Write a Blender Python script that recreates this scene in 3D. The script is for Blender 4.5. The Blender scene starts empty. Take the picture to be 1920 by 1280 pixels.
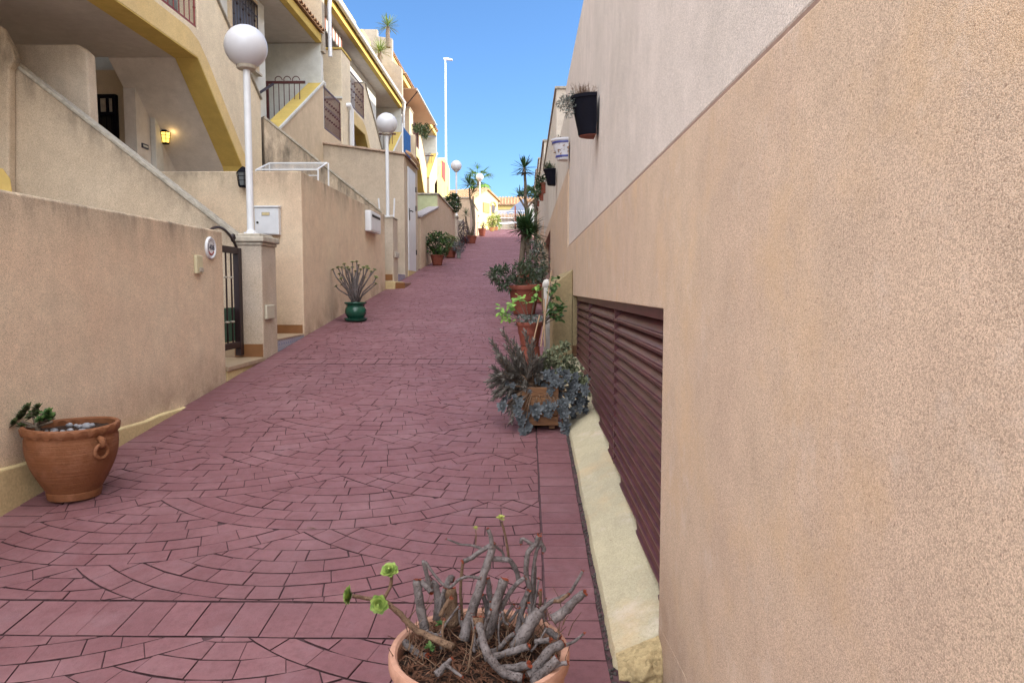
import bpy, math, random
from mathutils import Vector, Matrix, noise as mnoise
rnd = random.Random(11)
SC = bpy.context.scene
COL = SC.collection
# ---------------------------------------------------------------- camera
F = 1350.0
CAMZ = 1.55
PITCH = math.atan(99 / F)
YAW = math.atan(25 / F)
cam_d = bpy.data.cameras.new("camera")
cam = bpy.data.objects.new("camera", cam_d)
COL.objects.link(cam)
cam.location = (0, 0, CAMZ)
cam.rotation_euler = (math.pi / 2 - PITCH, 0, YAW)
cam_d.sensor_width = 36
cam_d.lens = 36 * F / 1920
cam_d.clip_start = 0.05
cam_d.clip_end = 2000
SC.camera = cam
CM = cam.rotation_euler.to_matrix()
O = Vector((0, 0, CAMZ))


def ray(px, py):
    return CM @ Vector(((px - 960) / F, -(py - 640) / F, -1))


def atX(px, py, X):
    d = ray(px, py)
    return O + d * (X / d.x)


def atY(px, py, Y):
    d = ray(px, py)
    return O + d * (Y / d.y)


def atZ(px, py, Z):
    d = ray(px, py)
    return O + d * ((Z - CAMZ) / d.z)


SL = 0.11


def gz(y):
    return SL * y if y < 54 else SL * 54


def yz(X, *pts):
    return [(atX(a, b, X).y, atX(a, b, X).z) for a, b in pts]


def xz(Y, *pts):
    return [(atY(a, b, Y).x, atY(a, b, Y).z) for a, b in pts]


# ---------------------------------------------------------------- mesh builder
class MB:
    def __init__(s):
        s.v = []
        s.f = []
        s.attr = None

    def add(s, vs, fs):
        n = len(s.v)
        s.v += [tuple(v) for v in vs]
        s.f += [tuple(i + n for i in f) for f in fs]
        return s

    def prism(s, pts, vec):
        pts = [Vector(p) for p in pts]
        vec = Vector(vec)
        n = len(pts)
        # orient
        nn = Vector((0, 0, 0))
        for i in range(n):
            nn += pts[i].cross(pts[(i + 1) % n])
        if nn.dot(vec) > 0:
            pts.reverse()
        vs = pts + [p + vec for p in pts]
        fs = [tuple(range(n)), tuple(range(2 * n - 1, n - 1, -1))]
        fs += [(i, i + n, (i + 1) % n + n, (i + 1) % n) for i in range(n)]
        return s.add(vs, fs)

    def px(s, X, pts, t):
        """polygon (y,z) in the plane x=X, thickness t (signed, along x)"""
        return s.prism([(X, y, z) for y, z in pts], (t, 0, 0))

    def py(s, Y, pts, t):
        return s.prism([(x, Y, z) for x, z in pts], (0, t, 0))

    def box(s, a, b):
        x0, y0, z0 = a
        x1, y1, z1 = b
        return s.prism([(x0, y0, z0), (x1, y0, z0), (x1, y1, z0), (x0, y1, z0)], (0, 0, z1 - z0))

    def tube(s, path, r, n=8, cap=True, wob=0.0):
        path = [Vector(p) for p in path]
        m = len(path)
        if not hasattr(r, "__len__"):
            r = [r] * m
        if len(r) != m:
            r = [r[0] + (r[-1] - r[0]) * i / (m - 1) for i in range(m)]
        t0 = (path[1] - path[0]).normalized()
        u = t0.orthogonal().normalized()
        vs, fs = [], []
        for i, p in enumerate(path):
            t = (path[min(i + 1, m - 1)] - path[max(i - 1, 0)])
            if t.length < 1e-9:
                t = t0
            t.normalize()
            u = (u - t * u.dot(t)).normalized()
            w = t.cross(u)
            for k in range(n):
                a = 2 * math.pi * k / n
                rr = r[i] * (1 + (rnd.uniform(-wob, wob) if wob else 0))
                vs.append(p + (u * math.cos(a) + w * math.sin(a)) * rr)
        for i in range(m - 1):
            for k in range(n):
                fs.append((i * n + k, i * n + (k + 1) % n, (i + 1) * n + (k + 1) % n, (i + 1) * n + k))
        if cap:
            fs.append(tuple(range(n - 1, -1, -1)))
            fs.append(tuple(range((m - 1) * n, m * n)))
        return s.add(vs, fs)

    def lathe(s, c, prof, n=40, fn=None):
        c = Vector(c)
        vs, fs = [], []
        m = len(prof)
        for i, (r, z) in enumerate(prof):
            for k in range(n):
                a = 2 * math.pi * k / n
                rr, zz = (r, z) if fn is None else fn(r, z, a, i)
                vs.append(c + Vector((rr * math.cos(a), rr * math.sin(a), zz)))
        for i in range(m - 1):
            for k in range(n):
                fs.append((i * n + k, i * n + (k + 1) % n, (i + 1) * n + (k + 1) % n, (i + 1) * n + k))
        if prof[0][0] > 1e-4:
            fs.append(tuple(range(n - 1, -1, -1)))
        return s.add(vs, fs)

    def leaf(s, p, d, up, L, W, curl=0.2, tip=0.0, wide=0.6, fold=0.12):
        """a leaf with two halves and four stations"""
        p, d, up = Vector(p), Vector(d).normalized(), Vector(up)
        side = d.cross(up)
        if side.length < 1e-4:
            side = d.orthogonal()
        side.normalize()
        up = side.cross(d).normalized()
        st = [(0, 0.22), (0.35, 0.8), (wide, 1.0), (0.85, 0.62), (1.0, tip)]
        vs = []
        for t, w in st:
            c = p + d * (L * t * (1 - 0.25 * abs(curl) * t)) - up * (curl * L * t * t)
            hw = W * 0.5 * w
            vs += [c - side * hw + up * fold * hw, c, c + side * hw + up * fold * hw]
        fs = []
        for i in range(len(st) - 1):
            a = i * 3
            fs += [(a, a + 1, a + 4, a + 3), (a + 1, a + 2, a + 5, a + 4)]
        return s.add(vs, fs)

    def qleaf(s, p, d, up, L, W):
        """a cheap folded leaf: two triangles pairs"""
        p, d, up = Vector(p), Vector(d).normalized(), Vector(up)
        side = d.cross(up)
        if side.length < 1e-4:
            side = d.orthogonal()
        side.normalize()
        m = p + d * L * 0.5
        u = side.cross(d)
        return s.add([p, m - side * W * .5 + u * W * .15, p + d * L, m + side * W * .5 + u * W * .15, m - u * W * .05],
                     [(0, 1, 4), (1, 2, 4), (2, 3, 4), (3, 0, 4)])

    def blob(s, c, r, sub=8, jit=0.15):
        c = Vector(c)
        if not hasattr(r, "__len__"):
            r = (r, r, r)
        n, m = sub, max(4, sub // 2 + 1)
        vs, fs = [c + Vector((0, 0, -r[2]))], []
        for i in range(1, m):
            th = math.pi * i / m
            for k in range(n):
                a = 2 * math.pi * k / n
                j = 1 + rnd.uniform(-jit, jit)
                vs.append(c + Vector((r[0] * math.sin(th) * math.cos(a) * j, r[1] * math.sin(th) * math.sin(a) * j, -r[2] * math.cos(th) * j)))
        vs.append(c + Vector((0, 0, r[2])))
        for k in range(n):
            fs.append((0, 1 + (k + 1) % n, 1 + k))
            fs.append((len(vs) - 1, 1 + (m - 2) * n + k, 1 + (m - 2) * n + (k + 1) % n))
        for i in range(m - 2):
            for k in range(n):
                a, b = 1 + i * n + k, 1 + i * n + (k + 1) % n
                fs.append((a, b, b + n, a + n))
        return s.add(vs, fs)

    def build(s, name, mat, parent=None, smooth=False, bevel=0.0, seg=2):
        me = bpy.data.meshes.new(name)
        me.from_pydata(s.v, [], s.f)
        me.update()
        if smooth:
            me.polygons.foreach_set("use_smooth", [True] * len(me.polygons))
            if smooth != "all":
                try:
                    me.set_sharp_from_angle(angle=math.radians(40))
                except Exception:
                    pass
        o = bpy.data.objects.new(name, me)
        me.materials.append(mat)
        COL.objects.link(o)
        if parent is not None:
            o.parent = parent
            root = parent
            if parent.type == "EMPTY":
                o.matrix_parent_inverse = Matrix.Translation(-Vector(parent.location))
        if bevel:
            b = o.modifiers.new("bevel", "BEVEL")
            b.width = bevel
            b.segments = seg
            b.limit_method = "ANGLE"
            b.angle_limit = math.radians(35)
            if not smooth:
                b.harden_normals = False
        return o


def tag(o, label, cat, group=None):
    o["label"] = label
    o["category"] = cat
    if group:
        o["group"] = group
    return o


def thing(name, loc, label, cat, group=None):
    o = bpy.data.objects.new(name, None)
    o.empty_display_size = 0.2
    COL.objects.link(o)
    o.location = loc
    return tag(o, label, cat, group)


def kind(o, k="structure"):
    o["kind"] = k
    return o


# ---------------------------------------------------------------- materials
class NT:
    def __init__(s, name, rough=0.9, spec=0.3):
        s.m = bpy.data.materials.new(name)
        s.m.use_nodes = True
        s.t = s.m.node_tree
        s.b = s.t.nodes["Principled BSDF"]
        s.b.inputs["Roughness"].default_value = rough
        s.b.inputs["Specular IOR Level"].default_value = spec

    def n(s, typ, **kw):
        nd = s.t.nodes.new(typ)
        for k, v in kw.items():
            if k in nd.inputs.keys():
                if isinstance(v, bpy.types.NodeSocket):
                    s.t.links.new(v, nd.inputs[k])
                else:
                    nd.inputs[k].default_value = v
            else:
                setattr(nd, k, v)
        return nd

    def link(s, a, b):
        s.t.links.new(a, b)

    def pos(s):
        if not hasattr(s, "_p"):
            s._p = s.n("ShaderNodeNewGeometry")
        return s._p.outputs["Position"]

    def island(s):
        s.pos()
        return s._p.outputs["Random Per Island"]

    def scaled(s, v):
        return s.n("ShaderNodeMapping", Vector=s.pos(), Scale=v).outputs[0]

    def noise(s, scale, detail=4, rough=0.55, vec=None, dist=0):
        nd = s.n("ShaderNodeTexNoise", Vector=vec or s.pos(), Scale=scale, Detail=detail, Roughness=rough, Distortion=dist)
        return nd.outputs[0]

    def ramp(s, fac, a, b, c0=0.0, c1=1.0):
        nd = s.n("ShaderNodeMapRange", Value=fac)
        nd.inputs["From Min"].default_value = a
        nd.inputs["From Max"].default_value = b
        nd.inputs["To Min"].default_value = c0
        nd.inputs["To Max"].default_value = c1
        return nd.outputs[0]

    def math(s, op, a, b=0.5):
        nd = s.t.nodes.new("ShaderNodeMath")
        nd.operation = op
        for i, x in enumerate((a, b)):
            if isinstance(x, bpy.types.NodeSocket):
                s.link(x, nd.inputs[i])
            else:
                nd.inputs[i].default_value = x
        return nd.outputs[0]

    def mix(s, fac, a, b, mode="MIX"):
        nd = s.t.nodes.new("ShaderNodeMix")
        nd.data_type = "RGBA"
        nd.blend_type = mode
        ins = [i for i in nd.inputs if i.enabled]
        for sock, x in ((nd.inputs[0], fac), (nd.inputs[6], a), (nd.inputs[7], b)):
            if isinstance(x, bpy.types.NodeSocket):
                s.link(x, sock)
            elif hasattr(x, "__len__"):
                sock.default_value = (*x[:3], 1)
            else:
                sock.default_value = x if sock.type == "VALUE" else (x, x, x, 1)
        return nd.outputs[2]

    def color(s, x):
        if isinstance(x, bpy.types.NodeSocket):
            s.link(x, s.b.inputs["Base Color"])
        else:
            s.b.inputs["Base Color"].default_value = (*x, 1)

    def bump(s, h, strength=0.5, dist=0.01, chain=None):
        nd = s.n("ShaderNodeBump", Strength=strength, Distance=dist, Height=h)
        if chain is not None:
            s.link(chain, nd.inputs["Normal"])
        s.link(nd.outputs[0], s.b.inputs["Normal"])
        return nd.outputs[0]


def stucco(name, col, col2=None, top=None, span=0.5, dirt=0.6, grain=230, gb=0.6, speck=0.35, fine=False, low=None, marks=False):
    t = NT(name, 0.92, 0.2)
    col2 = col2 or tuple(c * 0.88 for c in col)
    big = t.ramp(t.noise(1.3, 5), 0.38, 0.64)
    c = t.mix(big, col, col2)
    mid = t.ramp(t.noise(7, 5, 0.6), 0.3, 0.75, 0.9, 1.07)
    c = t.mix(1.0, c, t.n("ShaderNodeCombineColor", Red=mid, Green=mid, Blue=mid).outputs[0], "MULTIPLY")
    g1 = t.noise(grain * 1.3, 3, 0.7)
    vo = t.n("ShaderNodeTexVoronoi", Vector=t.pos(), Scale=grain * 1.15, Randomness=1.0)
    vc = t.n("ShaderNodeSeparateColor", Color=vo.outputs[1]).outputs[0]
    gsum = t.math("ADD", t.math("MULTIPLY", g1, 0.5), t.math("MULTIPLY", t.ramp(vc, 0, 1, .28, .72), 0.5))
    hgt_ = t.math("ADD", t.math("MULTIPLY", g1, 0.4), t.ramp(vo.outputs[0], 0.0, 0.7, 0.6, 0.0))
    sp = t.ramp(gsum, 0.36, 0.62, 1 - speck, 1 + speck * 0.45)
    c = t.mix(1.0, c, t.n("ShaderNodeCombineColor", Red=sp, Green=sp, Blue=sp).outputs[0], "MULTIPLY")
    if marks:
        c = t.mix(t.ramp(t.noise(2.1, 6, 0.7), 0.50, 0.72, 0, 0.5), c, (0.60, 0.40, 0.22))
        c = t.mix(t.ramp(t.noise(3.3, 6, 0.75), 0.56, 0.74, 0, 0.5), c, (0.66, 0.56, 0.49))
        v2 = t.n("ShaderNodeTexVoronoi", Vector=t.scaled((1, 1, .45)), Scale=4.5)
        jit = t.math("ADD", v2.outputs[0], t.math("MULTIPLY", t.noise(160, 3), 0.03))
        c = t.mix(t.ramp(jit, 0.026, 0.032, 0.75, 0.0), c, (0.16, 0.10, 0.08))
        v3 = t.n("ShaderNodeTexVoronoi", Vector=t.pos(), Scale=70)
        c = t.mix(t.ramp(t.math("ADD", v3.outputs[0], t.math("MULTIPLY", t.noise(9, 3), 0.16)), 0.17, 0.21, 0.6, 0.0), c, (0.22, 0.14, 0.10))
    # thin vertical rain streaks
    st = t.ramp(t.noise(1.0, 5, 0.65, t.scaled((7, 7, 0.35))), 0.52, 0.78, 0, 0.22)
    c = t.mix(st, c, tuple(x * 0.62 for x in col))
    sep = t.n("ShaderNodeSeparateXYZ", Vector=t.pos())
    if top is not None:
        if isinstance(top, tuple):     # sloping top edge: z = a + b*x + c*y
            zt = t.math("ADD", t.math("MULTIPLY", sep.outputs[0], top[1]), t.math("MULTIPLY", sep.outputs[1], top[2]))
            g = t.ramp(t.math("SUBTRACT", sep.outputs[2], zt), top[0] - span, top[0], 0, 1)
        else:
            g = t.ramp(sep.outputs[2], top - span, top, 0, 1)
        g = t.math("POWER", g, 2.2)
        nn = t.ramp(t.noise(1.0, 6, 0.7, t.scaled((5, 5, 1.6))), 0.33, 0.66, 0.05, 1.0)
        f = t.math("MULTIPLY", t.math("MULTIPLY", g, nn), dirt)
        c = t.mix(f, c, (0.10, 0.085, 0.07))
    if low is not None:
        # splash dirt that follows the sloping paving
        hgt = t.math("SUBTRACT", sep.outputs[2], t.math("MULTIPLY", sep.outputs[1], SL))
        g = t.ramp(hgt, low, 0.0, 0, 1)
        nn = t.ramp(t.noise(3.0, 6, 0.7), 0.35, 0.65, 0.0, 1.0)
        c = t.mix(t.math("MULTIPLY", t.math("MULTIPLY", g, nn), 0.75), c, (0.26, 0.16, 0.11))
    t.color(c)
    t.bump(hgt_, gb * .5, 0.0035 if not fine else 0.002)
    return t.m


def plain(name, col, rough=0.5, spec=0.4, var=0.12, scale=20, bump=0.0, metal=0.0):
    t = NT(name, rough, spec)
    nz = t.ramp(t.noise(scale, 5, 0.6), 0.3, 0.7, 1 - var, 1 + var)
    t.color(t.mix(1.0, col, t.n("ShaderNodeCombineColor", Red=nz, Green=nz, Blue=nz).outputs[0], "MULTIPLY"))
    t.b.inputs["Metallic"].default_value = metal
    if bump:
        t.bump(t.noise(scale * 3, 5, 0.65), bump, 0.004)
    return t.m


def leafmat(name, a, b, rough=0.55, scale=6):
    t = NT(name, rough, 0.35)
    f = t.math("ADD", t.math("MULTIPLY", t.island(), 0.6), t.math("MULTIPLY", t.noise(scale, 2), 0.5))
    t.color(t.mix(t.ramp(f, 0.15, 0.95), a, b))
    t.b.inputs["Subsurface Weight"].default_value = 0.0
    return t.m


M = {}
BEIGE = (0.53, 0.36, 0.25)
M["beige"] = stucco("beige_render", (0.50, 0.37, 0.265), (0.46, 0.34, 0.25))
M["near"] = stucco("near_render", (0.615, 0.465, 0.345), (0.585, 0.435, 0.33), grain=430, gb=.55, speck=0.44, low=0.5, marks=True)
M["white_r"] = stucco("pale_render", (0.66, 0.58, 0.53), (0.60, 0.53, 0.48), grain=260, speck=0.30)
M["rough_y"] = stucco("yellow_roughcast", (0.62, 0.50, 0.27), (0.55, 0.43, 0.24), grain=70, gb=1.0, speck=0.15)
M["kerb"] = stucco("pale_yellow_kerb_paint", (0.47, 0.41, 0.28), (0.40, 0.35, 0.25), grain=130, gb=1.0, speck=0.14, marks=True)
M["yellow"] = stucco("yellow_paint", (0.60, 0.44, 0.13), (0.53, 0.39, 0.12), grain=200, gb=0.3, speck=0.08)
M["yellow_l"] = stucco("bright_yellow_paint", (0.80, 0.60, 0.22), (0.74, 0.54, 0.19), grain=200, gb=0.3, speck=0.06)
M["white"] = stucco("white_paint", (0.62, 0.62, 0.60), (0.56, 0.56, 0.54), grain=150, gb=0.25, speck=0.05)
M["cream"] = stucco("cream_paint", (0.62, 0.50, 0.36), (0.57, 0.46, 0.33), grain=170, gb=0.3, speck=0.10)
M["greenw"] = stucco("pale_green_paint", (0.50, 0.53, 0.32), (0.45, 0.48, 0.30), grain=150, gb=0.3, speck=0.08)
M["metalw"] = plain("white_enamel", (0.66, 0.68, 0.72), 0.35, 0.5, 0.05, 9)
M["maroon"] = plain("maroon_paint", (0.085, 0.022, 0.022), 0.42, 0.5, 0.25, 12, 0.1)
M["iron"] = plain("dark_iron_paint", (0.018, 0.006, 0.008), 0.45, 0.5, 0.2, 30)
M["black"] = plain("black_plastic", (0.004, 0.004, 0.009), 0.75, 0.12, 0.2, 20)
M["stone"] = plain("cast_stone", (0.42, 0.38, 0.32), 0.85, 0.3, 0.25, 14, 0.4)
M["coping"] = plain("grey_coping", (0.36, 0.33, 0.28), 0.9, 0.2, 0.3, 16, 0.5)
M["skirt"] = plain("brown_tile", (0.22, 0.10, 0.04), 0.35, 0.5, 0.15, 8)
M["slab"] = plain("tan_stone_slab", (0.36, 0.27, 0.18), 0.4, 0.5, 0.15, 10)
M["dark"] = plain("dark_void", (0.012, 0.011, 0.011), 0.6, 0.3, 0.2, 6)
M["glass"] = plain("dark_glass", (0.10, 0.09, 0.095), 0.35, 0.3, 0.1, 3)
M["blue"] = plain("blue_cloth", (0.04, 0.16, 0.48), 0.8, 0.2, 0.15, 9)
M["redrail"] = plain("red_rail_paint", (0.42, 0.06, 0.03), 0.5, 0.4, 0.15, 20)
M["soil"] = plain("potting_soil", (0.035, 0.02, 0.014), 0.95, 0.2, 0.6, 60, 1.0)
M["chips"] = plain("bark_chips", (0.11, 0.05, 0.03), 0.85, 0.2, 0.5, 50)
M["pebble"] = plain("pebbles", (0.22, 0.22, 0.24), 0.5, 0.4, 0.3, 25)
M["gplastic"] = plain("green_glaze", (0.010, 0.07, 0.045), 0.25, 0.5, 0.15, 9)
M["post"] = plain("weathered_white_wood", (0.48, 0.45, 0.42), 0.8, 0.3, 0.25, 12, 0.3)
M["awning"] = plain("tan_canvas", (0.52, 0.38, 0.28), 0.9, 0.2, 0.1, 4)
_t = M["awning"].node_tree
_tr = _t.nodes.new("ShaderNodeBsdfTranslucent")
_tr.inputs[0].default_value = (.62, .46, .34, 1)
_ms = _t.nodes.new("ShaderNodeMixShader")
_ms.inputs[0].default_value = .5
_t.links.new(_t.nodes["Principled BSDF"].outputs[0], _ms.inputs[1])
_t.links.new(_tr.outputs[0], _ms.inputs[2])
_t.links.new(_ms.outputs[0], _t.nodes["Material Output"].inputs[0])
M["screen"] = plain("brown_reed_screen", (0.07, 0.035, 0.03), 0.9, 0.2, 0.3, 40, 0.5)
M["globe"] = plain("opal_globe", (0.56, 0.57, 0.62), 0.28, 0.5, 0.04, 5)
M["shutter"] = plain("tan_shutter", (0.50, 0.24, 0.10), 0.7, 0.3, 0.1, 30)


def terracotta(name, col, grime=0.35, rings=0.0):
    t = NT(name, 0.75, 0.3)
    f = t.ramp(t.noise(9, 6, 0.68), 0.48, 0.66, 0, grime)
    c = t.mix(f, col, tuple(min(1, x * 1.35 + 0.04) for x in col))
    f2 = t.ramp(t.noise(22, 5, 0.7), 0.52, 0.72, 0, 0.6)
    c = t.mix(f2, c, tuple(x * 0.55 for x in col))
    t.color(c)
    h = t.noise(70, 4, 0.6)
    if rings:
        h = t.math("ADD", h, t.math("MULTIPLY", t.noise(1.0, 3, 0.6, t.scaled((2, 2, 120))), rings))
    t.bump(h, 0.5, 0.004)
    return t.m


M["terra"] = terracotta("aged_terracotta", (0.19, 0.072, 0.030), 0.4, 2.6)
M["terra2"] = terracotta("plain_terracotta", (0.46, 0.245, 0.17), 0.4)
M["terra3"] = terracotta("red_terracotta", (0.20, 0.056, 0.036), 0.3)
M["terra4"] = terracotta("orange_terracotta", (0.55, 0.24, 0.10), 0.2)


def roof_tiles():
    t = NT("barrel_tiles", 0.85, 0.2)
    f = t.ramp(t.noise(3.5, 4, 0.6), 0.35, 0.65)
    c = t.mix(f, (0.34, 0.19, 0.10), (0.46, 0.30, 0.18))
    f2 = t.ramp(t.noise(14, 4, 0.6), 0.45, 0.7, 0, 0.5)
    c = t.mix(f2, c, (0.16, 0.10, 0.07))
    t.color(c)
    t.bump(t.noise(60, 3), 0.3, 0.004)
    return t.m


M["tiles"] = roof_tiles()


def bark(name, a, b):
    t = NT(name, 0.85, 0.25)
    f = t.ramp(t.noise(55, 6, 0.7), 0.35, 0.65)
    c = t.mix(f, a, b)
    c = t.mix(t.ramp(t.noise(14, 3), 0.5, 0.7, 0, 0.6), c, tuple(x * 1.5 for x in b))
    v = t.n("ShaderNodeTexVoronoi", Vector=t.pos(), Scale=170)
    c = t.mix(t.ramp(v.outputs[0], 0.12, 0.3, 0.55, 0.0), c, tuple(x * 0.35 for x in a))
    t.color(c)
    h = t.math("ADD", t.noise(90, 5, 0.7), t.ramp(v.outputs[0], 0.0, 0.35, 0.0, 0.8))
    t.bump(h, 1.0, 0.006)
    return t.m


M["bark"] = bark("grey_succulent_bark", (0.075, 0.058, 0.055), (0.185, 0.158, 0.155))
M["bark_b"] = bark("brown_stem", (0.10, 0.055, 0.035), (0.20, 0.125, 0.08))
M["cut"] = plain("cut_stem_ends", (0.22, 0.05, 0.025), 0.8, 0.2, 0.5, 120)
M["trunk"] = bark("tree_trunk", (0.10, 0.075, 0.055), (0.19, 0.15, 0.115))
M["cane"] = plain("dry_cane", (0.40, 0.27, 0.17), 0.7, 0.3, 0.2, 30)


def wood():
    t = NT("varnished_wood", 0.55, 0.4)
    w = t.noise(1.0, 5, 0.6, t.scaled((9, 9, 90)), 1.2)
    c = t.mix(t.ramp(w, 0.35, 0.65), (0.09, 0.038, 0.016), (0.22, 0.10, 0.038))
    t.color(c)
    t.bump(w, 0.3, 0.004)
    return t.m


M["wood"] = wood()
M["lf_green"] = leafmat("green_leaves", (0.03, 0.075, 0.018), (0.09, 0.16, 0.04))
M["lf_dark"] = leafmat("dark_green_leaves", (0.018, 0.04, 0.016), (0.05, 0.085, 0.03))
M["lf_bright"] = leafmat("bright_green_leaves", (0.10, 0.22, 0.035), (0.24, 0.38, 0.08))
M["lf_grey"] = leafmat("grey_green_leaves", (0.10, 0.115, 0.105), (0.21, 0.23, 0.21), 0.7)
M["lf_mauve"] = leafmat("grey_brown_leaves", (0.085, 0.074, 0.064), (0.175, 0.155, 0.135), 0.75)
M["lf_blue"] = leafmat("blue_grey_succulent", (0.07, 0.078, 0.086), (0.15, 0.165, 0.18), 0.6)
M["lf_olive"] = leafmat("olive_leaves", (0.10, 0.12, 0.04), (0.24, 0.25, 0.09))
M["lf_yucca"] = leafmat("yucca_blades", (0.022, 0.06, 0.022), (0.07, 0.13, 0.045), 0.4)
M["lf_purple"] = leafmat("purple_leaves", (0.035, 0.02, 0.035), (0.08, 0.06, 0.07))
M["lf_aeo"] = leafmat("aeonium_leaves", (0.09, 0.17, 0.03), (0.34, 0.42, 0.10), 0.5)
M["lf_aeod"] = leafmat("dark_aeonium_leaves", (0.035, 0.03, 0.018), (0.10, 0.15, 0.05), 0.5)
M["lf_yel"] = leafmat("yellow_green_leaves", (0.18, 0.22, 0.04), (0.40, 0.40, 0.10))
M["flower"] = plain("magenta_flowers", (0.25, 0.03, 0.06), 0.7, 0.3, 0.3, 30)
SKYS, SUNE, EXPO, CLOUD_FILL = 0.11, 3.6, 1.3, 20.0
M["inkblue2"] = plain("blue_band_glaze", (.04, .05, .22), .3, .5, .1)
M["orn2"] = plain("painted_brown_motif", (.22, .13, .08), .5, .4, .6, 90)
M["glz"] = plain("white_glazed_ceramic", (.55, .55, .60), .3, .5, .06)
M["lf_aeo2"] = M["lf_green"]
M["lf_olive2"] = leafmat("grey_olive_leaves", (.10, .115, .06), (.24, .25, .15))
M["lf_grn2"] = leafmat("grey_dark_green_leaves", (.04, .06, .035), (.10, .13, .08))
M["lf_yel2"] = leafmat("sunlit_yucca_blades", (.12, .19, .05), (.25, .32, .10))
M["yellow_l2"] = stucco("pale_yellow_paint", (.78, .62, .30), (.72, .57, .27), grain=60, speck=.05)
M["lilac"] = plain("lilac_white_wall", (.45, .42, .46), .9, .2, .08, 2)
M["bluegrey"] = plain("blue_grey_wall", (.20, .25, .36), .9, .2, .1, 2)
# ---------------------------------------------------------------- paving
def clip_half(poly, p, n):
    """keep the side where (q-p).n >= 0"""
    out = []
    m = len(poly)
    for i in range(m):
        a, b = poly[i], poly[(i + 1) % m]
        da = (a[0] - p[0]) * n[0] + (a[1] - p[1]) * n[1]
        db = (b[0] - p[0]) * n[0] + (b[1] - p[1]) * n[1]
        if da >= 0:
            out.append(a)
        if (da >= 0) != (db >= 0):
            t = da / (da - db)
            out.append((a[0] + (b[0] - a[0]) * t, a[1] + (b[1] - a[1]) * t))
    return out


def area(p):
    return 0.5 * sum(p[i][0] * p[(i + 1) % len(p)][1] - p[(i + 1) % len(p)][0] * p[i][1] for i in range(len(p)))


def inset(poly, g):
    if len(poly) < 3:
        return []
    if area(poly) < 0:
        poly = poly[::-1]
    res = poly
    m = len(poly)
    for i in range(m):
        a, b = poly[i], poly[(i + 1) % m]
        dx, dy = b[0] - a[0], b[1] - a[1]
        L = math.hypot(dx, dy)
        if L < 1e-4:
            continue
        n = (-dy / L, dx / L)
        res = clip_half(res, (a[0] + n[0] * g, a[1] + n[1] * g), n)
        if len(res) < 3:
            return []
    # drop near-duplicate points
    out = []
    for q in res:
        if not out or math.hypot(q[0] - out[-1][0], q[1] - out[-1][1]) > 0.002:
            out.append(q)
    if len(out) > 2 and math.hypot(out[0][0] - out[-1][0], out[0][1] - out[-1][1]) < 0.002:
        out.pop()
    return out if len(out) > 2 else []


pv = MB()
Z0 = 0.007


def warp(x, y):
    w = 0.004
    return (x + w * mnoise.noise((x * 9, y * 9, 3.3)), y + w * mnoise.noise((x * 9, y * 9, 7.7)))


dark_faces = []


def tile(poly, gap=0.0019):
    p = inset([warp(*q) for q in poly], gap + max(-.0012, rnd.gauss(0, 0.0009)))
    if not p or abs(area(p)) < 0.0004:
        return
    q = inset(p, 0.0018)
    if len(q) != len(p):
        cx = sum(a[0] for a in p) / len(p)
        cy = sum(a[1] for a in p) / len(p)
        q = [(cx + (a[0] - cx) * 0.93, cy + (a[1] - cy) * 0.93) for a in p]
    n = len(p)
    h = rnd.uniform(-0.0012, 0.0012)
    tx, ty = rnd.uniform(-.008, .008), rnd.uniform(-.008, .008)
    c = p[0]
    base = len(pv.v)
    for (x, y) in p:
        pv.v.append((x, y, SL * y))
    for (x, y) in p:
        pv.v.append((x, y, SL * y + Z0 - 0.0012 + h))
    for (x, y) in q:
        pv.v.append((x, y, SL * y + Z0 + h + tx * (x - c[0]) + ty * (y - c[1])))
    for k in range(2):
        for i in range(n):
            j = (i + 1) % n
            if k == 0:
                dark_faces.append(len(pv.f))
            pv.f.append((base + k * n + i, base + k * n + j, base + (k + 1) * n + j, base + (k + 1) * n + i))
    pv.f.append(tuple(base + 2 * n + i for i in range(n)))


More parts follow.
